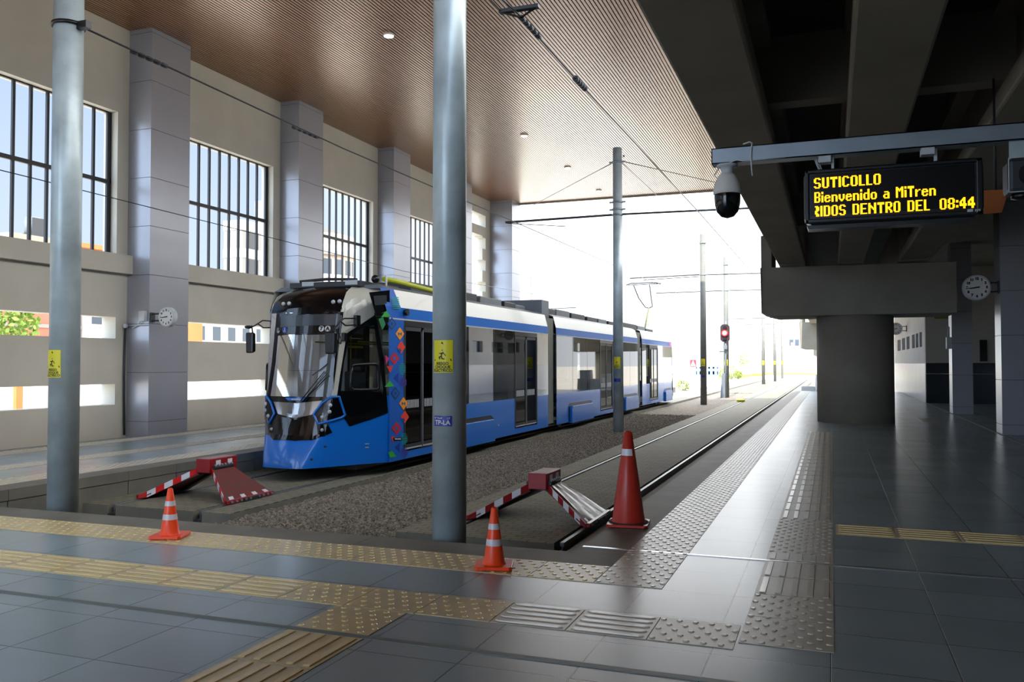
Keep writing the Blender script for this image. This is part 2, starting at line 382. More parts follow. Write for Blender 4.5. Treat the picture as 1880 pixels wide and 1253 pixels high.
# ground outside and track bed
g = MB()
g.add([(-400, -60, -.62), (400, -60, -.62), (400, 900, -.62), (-400, 900, -.62)], [(0, 1, 2, 3)])
struct('ground', g, M_ground)
struct('ground_terrace', MB().box(-40, -15.2, -20, 120, -.62, -.02), M_asph)
bal = MB(); bal.box(-7.35, -4.85, 60, 100, -.62, -.42)
tag(bal.build('ballast_gravel', M_ballast), kind='stuff', label='strip of grey stone between the sunlit tracks outside', cat='gravel')
tag(MB().box(-14.94, -14.36, 2, 37.2, -.3, -.055).build('ballast_gravel', M_ballast), kind='stuff', label='band of dark gravel along the foot of the wall', cat='gravel')
# single stones where they show large
def stones(areas, size, zb, bed):
    V = list(bed.v); Fc = [tuple(f) for f in bed.f]; nb = len(Fc); k = len(V)
    base = np.array([(1, 0, 0), (-1, 0, 0), (0, 1, 0), (0, -1, 0), (0, 0, 1), (0, 0, -1)], float)
    tri = [(0, 2, 4), (2, 1, 4), (1, 3, 4), (3, 0, 4), (2, 0, 5), (1, 2, 5), (3, 1, 5), (0, 3, 5)]
    for x0, x1, y0, y1, n in areas:
        for _ in range(n):
            s = size*rng.uniform(.6, 1.35, 3)*.5; A = np.linalg.qr(rng.normal(size=(3, 3)))[0]
            p = (base*rng.uniform(.75, 1.15, (6, 1))*s)@A + np.array([rng.uniform(x0, x1), rng.uniform(y0, y1), zb+rng.uniform(-.008, .022)])
            V += p.tolist(); Fc += [tuple(i+k for i in q) for q in tri]; k += 6
    me = bpy.data.meshes.new('gravel'); me.from_pydata(V, [], Fc); me.materials.append(M_stone); me.materials.append(M_ballast); me.polygons.foreach_set('material_index', [1]*nb+[0]*(len(Fc)-nb)); me.update()
    o = bpy.data.objects.new('ballast_gravel', me); C.objects.link(o); return o
o = stones([(-9.80, -2.12, 7.09, 8.88, 15500)], .048, -.445, MB().box(-9.82, -2.1, 7.075, 8.9, -.62, -.45))
tag(o, 'grey ballast strip below the cross platform kerb', 'gravel', kind='stuff')
o = stones([(-7.32, -4.80, 8.92, 13, 13000), (-7.32, -4.8, 13, 20, 13000), (-7.32, -4.8, 20, 34, 11000)], .048, -.445, MB().box(-7.34, -4.78, 8.9, 60, -.62, -.45))
tag(o, 'grey crushed stone ballast between the two tracks', 'gravel', kind='stuff')
# paved slabs under the rails
XL, XR = -8.60, -3.50
for xc, y0, lab in ((XL, 9.25, 'paved track slab under the tram'), (XR, 8.95, 'paved track slab of the empty track')):
    mb = MB(); e = 1.25 if xc == XL else 1.27
    for a, b_ in ((xc-e, xc-.80), (xc-.66, xc+.66))+(((xc+.80, xc+e),) if xc == XL else ()):
        mb.box(a, b_, y0, 110, -.62, ZR-.012, 1); mb.box(a, b_, y0, 110, ZR-.012, ZR)
    tag(struct('track_floor_slab', mb, [M_paver, M_kerb]), lab)
    struct('track_floor_part', MB().box(xc-.80, xc-.66, y0, 110, -.62, -.47).box(xc+.66, xc+.80, y0, 110, -.62, -.47), M_dgrey)
    for s in (-1, 1):
        x = xc+s*.735; mb = MB()
        mb.box(x-.026, x+.026, y0+.05, 110, -.40, ZR+.004); mb.box(x-.01, x+.01, y0+.05, 110, -.47, -.40); mb.box(x-.07, x+.07, y0+.05, 110, -.5, -.465)
        tag(mb.build('rail', M_rail, bevel=.008), ('inner' if (s > 0) == (xc == XL) else 'outer')+' steel rail of the '+('tram track' if xc == XL else 'empty track beside the platform'), 'rail', 'tram rails')
struct('track_floor_panel', MB().box(-2.66, -2.06, 8.3, 110, -.62, -.40), M_conc)
struct('road_surface', MB().box(-60, -10, 58.2, 64, -.62, -.36).box(-10, -2.1, 110, 400, -.62, -.36), M_asph)

# ------------------------------------------------------------------ hall: left wall, columns, windows, ceiling
XW, XWO = -14.95, -15.35
COLS = [-7.75+5.73*k for k in range(8)]                # near faces of the columns
COLS = [15.2+5.73*(k-4) for k in range(8)]
cw = 1.25
def wall_rect(mb, y0, y1, z0, z1, xo=XWO, xi=XW): mb.box(xo, xi, y0, y1, z0, z1)
mb = MB(); win_no = 0; bays = []
for k in range(len(COLS)):
    c0 = COLS[k]
    wall_rect(mb, c0, c0+cw, -.6, 9.3)                  # wall behind column
    if k < len(COLS)-1: bays.append((c0+cw, COLS[k+1]))
for y0, y1 in bays:
    e = y1-.32; s0 = y0-.02
    wall_rect(mb, y0, y1, -.6, .69); wall_rect(mb, e, y1, .69, 7.25)
    wall_rect(mb, y0, e, 1.15, 2.16); wall_rect(mb, y0, e, 2.64, 4.05); wall_rect(mb, y0, y1, 7.25, 9.3)
    mb.box(XW, XW+.16, y0, y1, 3.62, 4.04)              # ledge under the window
# last bay: tall opening with notches
y0, y1 = 33.64, 37.3
wall_rect(mb, y0, y1, -.6, 2.9); wall_rect(mb, 36.75, y1, 2.9, 9.3); wall_rect(mb, y0, 36.75, 8.42, 9.3); wall_rect(mb, y0, 36.75, 7.45, 7.88)
for a, b_ in ((2.9, 4.9), (5.35, 5.87), (6.36, 6.87), (7.38, 7.45)): wall_rect(mb, 36.36, 36.75, a, b_)
wall_rect(mb, COLS[-1]+cw, 33.66, -.6, 9.3) if COLS[-1]+cw < 33.6 else None
wall_rect(mb, 37.3, 38.4, -.6, 9.3); wall_rect(mb, Y0-.3, COLS[0], -.6, 9.3)
struct('wall_left', mb, M_wall)
# columns: clad in jointed metal panels
def column(name, x0, x1, y0, y1, z0, z1, label, pitch=1.1, first=.3):
    mb = MB(); z = z0; js = [first+pitch*i for i in range(-1, 20)]
    cuts = [z0]+[j for j in js if z0+.05 < j < z1-.05]+[z1]
    for a, b_ in zip(cuts, cuts[1:]): mb.box(x0, x1, y0, y1, a+.006 if a > z0 else a, b_-.006 if b_ < z1 else b_)
    mb.box(x0+.01, x1-.01, y0+.01, y1-.01, z0, z1, 1)
    o = struct(name, mb, [M_panel, M_groove], label, 'column'); return o
nm = {4: 'grey panelled column carrying the clock and a junction box', 5: 'grey panelled column just behind the tram windscreen', 6: 'grey panelled column partly behind the tall steel pole', 7: 'grey panelled column hidden behind the tall steel pole'}
for k, c0 in enumerate(COLS):
    column('column', XW, -14.31, c0, c0+cw, -.05, 9.22, nm.get(k, 'grey panelled column out of view along the hall wall'))
column('column', XW, -13.85, 37.3, 38.4, -.05, 9.22, 'last grey panelled column at the open end of the hall')
# barred windows
for i, (y0, y1) in enumerate(bays):
    e = y1-.32; t = bpy.data.objects.new('window_%d' % (i+1), None); C.objects.link(t); t.location = (XW-.2, y0, 4.05); tag(t, kind='structure')
    MB().box(XW-.24, XW-.18, y0, e, 5.63, 5.72).build('window_rail', M_bar, t)
    MB().box(XW-.24, XW-.18, y0, e, 4.04, 4.07).box(XW-.24, XW-.18, y0, e, 7.22, 7.26).box(XW-.24, XW-.18, y0, y0+.03, 4.05, 7.25).box(XW-.24, XW-.18, e-.03, e, 4.05, 7.25).build('window_frame', M_bar, t)
    n = 11
    for j in range(n):
        y = y0+.12+(e-y0-.2)*j/(n-1); MB().box(XW-.235, XW-.185, y-.03, y+.03, 4.05, 7.25).build('bar', M_bar, t)
# ceiling with slats running along the hall
ZC = 9.2
mb = MB(); p = .085; x = -15.3
while x < -1.4:
    mb.box(x, x+p*.70, Y0, YE, ZC, ZC+.05); x += p
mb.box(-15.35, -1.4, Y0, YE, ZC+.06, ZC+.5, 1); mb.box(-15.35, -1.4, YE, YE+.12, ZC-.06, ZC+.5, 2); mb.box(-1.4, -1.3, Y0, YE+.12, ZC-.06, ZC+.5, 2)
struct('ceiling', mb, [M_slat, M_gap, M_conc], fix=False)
struct('wall_back', MB().box(-3.5, 8.3, Y0-.3, Y0, -.6, 9.3).box(-15.35, -14.3, Y0-.3, Y0, -.6, 9.3), M_wall)
for i, y in enumerate((17.43, 26.75, 31.77, 36.51)):
    t = thing('ceiling_light', ['round ceiling downlight in the dark brown slats above the tram front', 'round ceiling downlight between the steel pole and the slim pole', 'small ceiling downlight left of the slim pole top', 'smallest ceiling downlight close to the ceiling end'][i], 'ceiling light', (-9.5, y, ZC), 'downlights in the slatted ceiling')
    MB().lathe([(.11, -.05), (.13, -.05), (.13, .01), (.11, .01)], (-9.5, y, ZC), 20, close=False).build('trim_ring', M_white, t)
    MB().cyl((-9.5, y, ZC-.056), (-9.5, y, ZC+.01), .109, 20).build('lens', mat('downlight_lens', '#ffffff', .4, emit=('#fff6e8', 14)), t)

# ------------------------------------------------------------------ viaduct and the dim building on the right
ZG = 4.2
glab = ['outer concrete viaduct girder along the hall ceiling edge', 'middle concrete viaduct girder above the display board', 'inner concrete viaduct girder next to the dim building']
for i, (x0, x1) in enumerate(((-1.30, -.62), (.18, .82), (1.63, 2.35))):
    mb = MB(); mb.hexa([(x0, Y0, ZG), (x1, Y0, ZG), (x1, 23.7, ZG), (x0, 23.7, ZG), (x0, Y0, ZG+.22), (x1, Y0, ZG+.22), (x1, 23.7, ZG+.22), (x0, 23.7, ZG+.22)])
    mb.box(x0+.2, x1-.2, Y0, 23.7, ZG+.22, 5.3)
    mb.box(x0-.02, x1+.02, Y0, 23.7, 5.2, 5.45)
    mb.box(x0, x1, 24.0, 60, ZG, 5.4); mb.box(x0, x1, 60.6, 95, ZG, 5.4)
    tag(struct('viaduct_beam', mb, M_conc, bevel=.03), glab[i], 'girder')
for y in (1.0, 10.1, 19.4):
    for x0, x1 in ((-.82, .38), (.62, 1.83)):
        tag(struct('viaduct_beam', MB().box(x0, x1, y, y+.28, 4.55, 5.3), M_conc), 'concrete cross beam between two viaduct girders', 'beam', 'viaduct cross beams')
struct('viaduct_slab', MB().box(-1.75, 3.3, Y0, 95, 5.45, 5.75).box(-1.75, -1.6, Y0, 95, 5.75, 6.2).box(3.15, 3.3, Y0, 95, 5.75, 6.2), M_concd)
def pier(y, zb, zt, xl, xr, r, xc, lab):
    mb = MB(); mb.hexa([(xl+.35, y, zb), (xr, y, zb), (xr, y+2.0, zb), (xl+.35, y+2.0, zb), (xl, y, zb+.1), (xr, y, zb+.1), (xr, y+2.0, zb+.1), (xl, y+2.0, zb+.1)])
    mb.box(xl, xr, y, y+2.0, zb+.1, zt); mb.box(xl, xl+.28, y, y+2.0, zt, zt+.9)
    tag(struct('pier_beam', mb, M_conc, bevel=.02), lab+' crosshead', 'pier')
    tag(struct('pier_pillar', MB().cyl((xc, y+1.0, -.6), (xc, y+1.0, zb+.02), r, 64), M_conc), lab, 'pier')
pier(24.3, 2.87, 4.18, -1.78, 3.0, .985, .60, 'round concrete viaduct pier standing on the dark tiles')
pier(60.0, 2.5, 4.3, -1.95, 3.0, .985, .60, 'second concrete viaduct pier seen past the round one')
pier(95.0, 2.3, 4.0, -1.75, 3.0, .985, .60, 'third distant concrete viaduct pier')
# building on the right
mb = MB()
mb.box(3.52, 3.82, 38.2, 56, -.2, 1.58, 1)
zz = [(1.58, 2.28), (2.90, 6.6)]
for a, b_ in zz: mb.box(3.52, 3.82, 38.2, 56, a, b_)
ys = [39.35, 40.9, 42.6, 45.4, 48.0, 51.0]
edges = [38.2]+[q for y in ys for q in (y, y+1.0+.12*(y-39))]+[56]
for a, b_ in zip(edges[0::2], edges[1::2]):
    if b_ > a: mb.box(3.52, 3.82, a, b_, 2.28, 2.90)
mb.box(3.70, 3.80, 38.3, 56, 2.28, 2.9, 2)
struct('wall_right', mb, [M_white, M_wtile, M_win])
mb = MB(); mb.box(3.53, 8.3, 38.0, 38.2, -.2, 1.6, 1); mb.box(3.53, 8.3, 37.99, 38.2, 1.6, 5.4); mb.box(3.53, 8.3, 37.985, 38.0, 1.16, 1.18, 2)
struct('wall_far', mb, [M_wall, M_dark, M_lgrey])
mb = MB(); mb.box(7.0, 7.3, Y0, 37.98, -.2, 1.6, 1); mb.box(7.0, 7.3, Y0, 37.98, 1.6, 5.4)
struct('wall_side', mb, [M_wall, M_dark])
struct('roof_slab', MB().box(3.31, 8.3, Y0, 56, 5.4, 5.75), M_conc)
rcol = ['panelled column at the picture edge carrying the dim clock', 'panelled column further along with a bright edge and a switch box']
for i, y in enumerate((21.85, 30.25)):
    column('column', 3.56, 4.14, y, y+.75, 0, 5.4, rcol[i], 1.0, 1.22)
for y in (5.05, 13.45):
    column('column', 3.56, 4.14, y, y+.75, 0, 5.4, 'panelled column out of view in the dim building', 1.0, 1.22)
t = thing('switch_box', 'pale switch box fixed to the bright edge of the further column', 'switch box', (3.46, 30.4, 2.2))
MB().box(3.42, 3.56, 30.3, 30.55, 2.05, 2.42).build('body', M_lgrey, t, .01); MB().cyl((3.49, 30.42, 2.42), (3.49, 30.42, 2.75), .035).build('conduit', M_lgrey, t)
t = thing('yellow_door_sign', 'long yellow sign strip high on the dim wall between wall and column', 'sign', (3.95, 38.1, 3.45))
MB().box(3.86, 4.75, 37.94, 37.989, 3.36, 3.52).build('board', mat('dull_yellow', '#8a8420', .6), t)
t = thing('wall_hatch', 'dark recessed hatch on the dim far wall beside the edge column', 'hatch', (5.6, 38.1, 2.0))
MB().box(5.45, 5.7, 37.93, 37.989, 1.66, 2.5).build('panel', M_black, t)

# ------------------------------------------------------------------ the tram
TX, HS, TY = -8.53, 1.25, 11.9            # centre line, half width, front end
XS = TX+HS
tram = thing('tram', 'blue and cream three-section tram with dark windows standing on the paved track', 'tram', (TX, TY, ZR))
def both(mb): return mb.join(mb.mirror(TX))
def tpart(name, mb, m_, parent=tram, label=None, bevel=0, mirror=False, fix=True):
    if mirror == 'join': mb = both(mb)
    elif mirror:
        o2 = mb.mirror(TX).build(name, m_, parent, bevel, fix)
        if label: o2['label'] = label
    o = mb.build(name, m_, parent, bevel, fix)
    if label: o['label'] = label
    return o
# nose: rings of half plans, each (z, front half, y corner, y centre, y shoulder, shoulder half)
RINGS = [(-.13, .42, 12.10, 12.02, 13.46, 1.24), (.10, .50, 12.22, 12.03, 13.45, 1.25), (.38, .60, 12.40, 12.2, 13.45, 1.25), (.72, .64, 12.46, 12.33, 13.42, 1.25), (1.04, .66, 12.52, 12.40, 13.40, 1.25),
         (1.75, .68, 12.60, 12.49, 13.40, 1.245), (2.48, .70, 12.70, 12.60, 13.40, 1.23), (2.68, .69, 12.80, 12.66, 13.42, 1.21), (2.84, .64, 12.98, 12.86, 13.48, 1.16), (2.96, .55, 13.30, 13.2, 13.6, 1.0)]
NF, NS = 6, 6
def ring(rg):
    z, hf, yc, y0, ys, hs = rg; P = []
    for i in range(NF+1):
        t = i/NF; P.append((TX+hf*t, y0+(yc-y0)*t*t, z))
    for i in range(1, NS+1):
        t = i/NS; P.append((TX+hf+(hs-hf)*t, yc+(ys-yc)*t, z))
    return P
RP = [ring(r_) for r_ in RINGS]
def nose_faces(r0, r1, c0, c1):
    mb = MB(); n = c1-c0+1
    for r_ in range(r0, r1+1): mb.v += RP[r_][c0:c1+1]
    for r_ in range(r1-r0):
        for c in range(n-1): mb.f.append([r_*n+c, r_*n+c+1, (r_+1)*n+c+1, (r_+1)*n+c]); mb.mi.append(0); mb.sm.append(True)
    return mb
full = nose_faces(0, len(RP)-1, 0, NF+NS)
both(full); BV = BVHTree.FromPolygons([Vector(v) for v in full.v], full.f)
def onto(p):
    h = BV.ray_cast(EYE, ray(p).normalized())
    if h[0] is not None: return h[0]
    d = ray(p).normalized(); return BV.find_nearest(EYE+d*15.2)[0]
def overlay(px, off=.008, sub=2, n=8):
    """a thin skin lying on the nose, its outline given by points sighted on the surface"""
    P = [onto(p) for p in px]; b = bmesh.new(); D = []
    for a, c in zip(P, P[1:]+P[:1]):
        for k in range(4): D.append(a.lerp(c, k/4))
    f = b.faces.new([b.verts.new(q) for q in D]); bmesh.ops.triangulate(b, faces=[f])
    for _ in range(sub): bmesh.ops.subdivide_edges(b, edges=b.edges[:], cuts=1, use_grid_fill=True)
    bmesh.ops.triangulate(b, faces=b.faces[:])
    b.verts.ensure_lookup_table(); vs = []
    for v in b.verts:
        q, nn, _, _ = BV.find_nearest(v.co)
        if nn.dot(Vector((.5, -1, .05))) < 0: nn = -nn
        vs.append(q+nn*off)
    mb = MB(); mb.add(vs, [[w.index for w in f.verts] for f in b.faces], 0, False); b.free(); return mb
def k1(x, y): return (480+x*240/1671, 520+y*180/1253)
def k2(x, y): return (480+x*260/1715, 690+y*190/1253)
tpart('nose_bumper', nose_faces(0, 2, 0, NF+NS), M_blue, mirror='join')
tpart('nose_panel', nose_faces(2, 4, 0, NF), M_gloss, mirror='join')
tpart('nose_flank', nose_faces(2, 4, NF, NF+NS), M_blue, mirror=True)
tpart('windscreen', nose_faces(4, 6, 0, NF), M_glass, label='large tinted front windscreen', mirror='join')
tpart('cab_side_window', nose_faces(4, 6, NF, NF+NS), M_glass, mirror=True)
tpart('front_brow', nose_faces(6, 9, 0, NF), M_gloss, label='black glossy brow with four round lamps', mirror='join')
tpart('brow_side', nose_faces(6, 9, NF, NF+NS), M_cream, mirror=True)
# skins over the nose
tpart('cab_pillar', overlay([(609.5, 731), (620, 729), (623.5, 690), (631, 645), (636, 612), (660, 597), (687, 579), (681, 557), (675, 540), (662, 543), (645, 551), (634, 560), (630, 575), (626.5, 600), (621, 645), (614, 700)], .012), M_cream, label='cream corner pillar widening to the roof', mirror=True)
fr = MB()
for q in ([(636, 613), (660, 598), (687, 580), (690, 582), (686, 597), (660, 604), (641, 619)], [(636, 613), (641, 619), (631, 665), (626, 712), (623, 742), (617, 735), (623.5, 690), (631, 645)],
          [(686, 597), (690, 580), (704, 660), (716, 759), (706, 750), (699, 733), (703, 716)], [(622, 718), (660, 719), (700, 720), (706, 750), (716, 759), (678, 771), (641, 783), (631, 768), (617, 735)]):
    fr.join(overlay(q, .014))
tpart('window_surround', fr, M_gloss, mirror=True)
def ring_px(px, r, m_, name, lift=.02, n=6, parent=tram, mirror=True, closed=True):
    P = []
    for a, c in zip(px, px[1:]+px[:1]) if closed else zip(px, px[1:]):
        for k in range(3):
            q = onto((a[0]+(c[0]-a[0])*k/3, a[1]+(c[1]-a[1])*k/3)); h = BV.find_nearest(q); nn = h[1] if h[1].dot(Vector((.5, -1, .05))) > 0 else -h[1]
            P.append(q+nn*lift)
    if closed: P.append(P[0])
    return tpart(name, MB().tube(P, r, n), m_, parent, mirror=mirror)
ring_px([(645, 673), (650, 670.5), (688, 668.5), (693, 673), (694, 712), (690, 715.5), (647, 717), (643, 712)], .028, M_black, 'sliding_pane_frame')
# number roundels, name strip, grille and lamps
roof_disp = overlay([k1(255, 430), k1(960, 400), k1(945, 540), k1(245, 570)], .010)
tpart('destination_screen', roof_disp, mat('dark_screen', '#33383c', .2), label='unlit destination screen behind the windscreen top')
tpart('windscreen_band', overlay([k1(205, 355), k1(1030, 312), k1(1000, 640), k1(165, 680), k1(185, 520)], .005), M_gloss, label='black upper band of the windscreen')
tpart('windscreen_edge', overlay([k1(190, 470), k1(140, 980), (491, 728), (496, 728), k1(180, 1000), k1(215, 600)], .006), M_gloss)
tpart('windscreen_edge', overlay([k1(1000, 560), k1(930, 1253), (606, 730), (600, 730), k1(890, 1000), k1(935, 620)], .006), M_gloss)
def roundel(px, r, ch, name, pale=True):
    q = onto(px); h = BV.find_nearest(q); nn = h[1] if h[1].dot(Vector((0, -1, 0))) > 0 else -h[1]
    u = Vector((0, 0, 1)).cross(nn).normalized(); u = -u if u.x < 0 else u; w = nn.cross(u); w = -w if w.z < 0 else w
    q = q+nn*.014; mb = MB(); mb.add([q+(u*math.cos(t_)+w*math.sin(t_))*r for t_ in [2*math.pi*i/20 for i in range(20)]], [list(range(20))])
    o = tpart(name, mb, M_white if pale else M_mgrey)
    if ch:
        mt = MB(); add_text(mt, ch, r*1.7, lambda x, y: q+nn*.004+u*x+w*y, .006); tpart('number', mt, M_ink, o)
roundel(k1(770, 585), .050, '7', 'route_roundel'); roundel(k1(850, 585), .050, 'A', 'route_roundel')
def seat_mark(px, kind):
    q = onto(px); mb = MB(); r = .058; y = q.y-.014
    o = tpart('access_roundel', MB().add([(q.x+r*math.cos(2*math.pi*i/20), y, q.z+r*math.sin(2*math.pi*i/20)) for i in range(20)], [list(range(20))]), M_navy if kind else M_dgrey)
    m2 = MB(); y -= .005
    if kind: m2.cyl((q.x, y, q.z+.03), (q.x, y-.003, q.z+.03), .010); m2.box(q.x-.009, q.x+.009, y-.003, y, q.z-.012, q.z+.018); m2.box(q.x-.02, q.x-.008, y-.003, y, q.z-.042, q.z-.008); m2.box(q.x+.006, q.x+.018, y-.003, y, q.z-.042, q.z-.008)
    else: m2.cyl((q.x, y, q.z+.03), (q.x, y-.003, q.z+.03), .009); m2.box(q.x-.008, q.x+.006, y-.003, y, q.z-.006, q.z+.02); m2.box(q.x-.008, q.x+.024, y-.003, y, q.z-.012, q.z-.002); m2.lathe([(.018, 0), (.025, 0), (.025, .003), (.018, .003)], (q.x+.004, y, q.z-.022), 14, '-y')
    tpart('symbol', m2, M_lgrey, o)
seat_mark(k1(222, 605), 0); seat_mark(k1(305, 600), 1)
tpart('name_strip', overlay([k2(290, 268), k2(560, 272), k2(500, 308), k2(325, 302)], .012), M_blue)
q = onto(k2(430, 291)); mb = MB()
for i, w_ in enumerate((.022, .016, .018, .016, .022, .014, .02, .018)): mb.box(q.x-.09+i*.0235, q.x-.09+i*.0235+w_*.8, q.y-.03, q.y-.018, q.z-.011, q.z+.011)
tpart('name_lettering', mb, M_white)
tpart('grille_plate', overlay([k2(150, 318), k2(440, 338), k2(735, 305), k2(690, 400), k2(630, 470), k2(410, 525), k2(205, 465), k2(180, 390)], .012, 2), M_chrome, label='chrome plate between the headlights')
tpart('chin_plate', overlay([k2(200, 490), k2(410, 540), k2(620, 500), k2(690, 600), k2(800, 590), k2(855, 690), k2(620, 785), k2(400, 795), k2(150, 785), k2(100, 725), k2(140, 600)], .010, 2), M_gloss, label='black glossy chin below the chrome plate')
hl = MB().join(overlay([k2(845, 262), k2(935, 255), k2(1000, 470), k2(970, 500), k2(700, 590), k2(640, 470), k2(740, 335)], .014, 2))
hlo = tpart('headlight', hl, M_gloss, label='black many-sided headlight unit with a blue rim')
ring_px([k2(845, 262), k2(935, 258), k2(1008, 478), k2(960, 510), k2(690, 592), k2(635, 470), k2(738, 335)], .022, M_blue, 'blue_rim', .02, 6, hlo, False)
hlm = tpart('headlight', hl.mirror(TX), M_gloss, label='black headlight unit on the far corner')
def lamps(pxs, parent, mir, r=.034):
    for px in pxs:
        q = onto(px); h = BV.find_nearest(q); nn = h[1] if h[1].dot(Vector((.5, -1, .05))) > 0 else -h[1]; mb = MB(); mb.sphere(q+nn*.012, r, 12, 8)
        if mir: mb = mb.mirror(TX)
        mb.build('lamp', M_lgrey, parent)
LP_ = [k2(835, 360), k2(825, 440), k2(738, 505)]
lamps(LP_, hlo, False); lamps(LP_, hlm, True)
P = hlo.children[0]
mm = MB(); P_ = [onto(p) for p in (k2(845, 262), k2(935, 258), k2(1008, 478), k2(960, 510), k2(690, 592), k2(635, 470), k2(738, 335))]; P_.append(P_[0])
mm.tube([Vector((2*TX-p.x, p.y-.02, p.z)) for p in P_], .022, 6); mm.build('blue_rim', M_blue, hlm)
for px in (k2(735, 660), k2(130, 650)): lamps([px], tram, False, .028)
for a in (k1(920, 245), k1(1000, 238), k1(287, 270), k1(360, 265)): lamps([a], tram, False, .036)
for px in (k2(770, 855), k2(605, 1015)):
    q = onto(px); tpart('bumper_plug', MB().sphere(q, .022, 10, 6), M_dgrey)
# flank seam lines and small labels
mb = MB()
for dz in (.20, .27):
    for k in range(3): mb.box(XS+.002, XS+.008, 12.98+k*.025+.0, 13.0+k*.025, dz, dz+.022)
# mirrors
def mirror(pts_arm, c, sz, rz, lab):
    o = tpart('wing_mirror', MB(), M_black, label=lab) if False else None
    mb = MB(); x, y, z = c; w, d, h = sz; mb.hexa([(x-w*.9, y-d, z-h), (x+w*.9, y-d, z-h), (x+w, y+d*.6, z-h+.03), (x-w, y+d*.6, z-h+.03), (x-w, y-d, z+h), (x+w, y-d, z+h), (x+w, y+d*.5, z+h*.95), (x-w, y+d*.5, z+h*.95)])
    o = mb.build('wing_mirror', M_black, tram, .03); o['label'] = lab
    a = MB()
    for p in pts_arm: a.tube(p, .013, 6)
    a.build('mirror_arm', M_black, o); return o
R = at_y
mirror([[R((652, 585), 12.85), R((632, 585), 12.5), R((625, 590), 12.3), R((612, 606), 12.2)], [R((652, 597), 12.85), R((634, 598), 12.5), R((625, 590), 12.3)], [R((616, 604), 12.2), R((627, 622), 12.25), R((625, 632), 12.2)]], R((609, 630), 12.2), (.10, .07, .19), 0, 'black wing mirror hanging before the windscreen edge')
R1 = lambda p: at_y(p, 12.75)
mirror([[R1((500, 602)), R1((497, 590)), R1((482, 589)), R1((465, 600)), R1((450, 600))], [R1((498, 602)), R1((483, 602)), R1((474, 595))], [R1((462, 598)), R1((464, 612))]], R1((461, 630)), (.085, .06, .19), 0, 'black wing mirror on the far corner')
tpart('camera_head', MB().sphere(R1((456, 601)), .07, 12, 8, sz=.45), M_black)
mb = MB(); p = at_x((652, 592), XS+.01); q = onto((655, 590)); mb.box(q.x-.02, q.x+.05, q.y-.08, q.y+.05, q.z-.1, q.z+.1); tpart('mirror_mount', mb, M_black, bevel=.01); mb = MB(); q = onto((631, 618)); mb.box(q.x-.02, q.x+.05, q.y-.05, q.y+.04, q.z-.08, q.z+.06)
tpart('mirror_mount', mb, M_black, bevel=.01)
# wiper: arms fanning up from the name strip
def off_glass(px, d):
    q = onto(px); return q+Vector((.1, -1, .05)).normalized()*d
w = MB()
for a, b_ in ((k2(490, 310), (598, 682)), (k2(520, 310), (603, 686)), (k2(550, 280), (606, 690))): w.tube([off_glass(a, .05), off_glass(((a[0]+b_[0])/2, (a[1]+b_[1])/2), .05), off_glass(b_, .04)], .009, 6)
w.tube([off_glass((575, 690), .035), off_glass((594, 676), .035), off_glass((604, 668), .035)], .008, 6)
tpart('wiper', w, M_black)
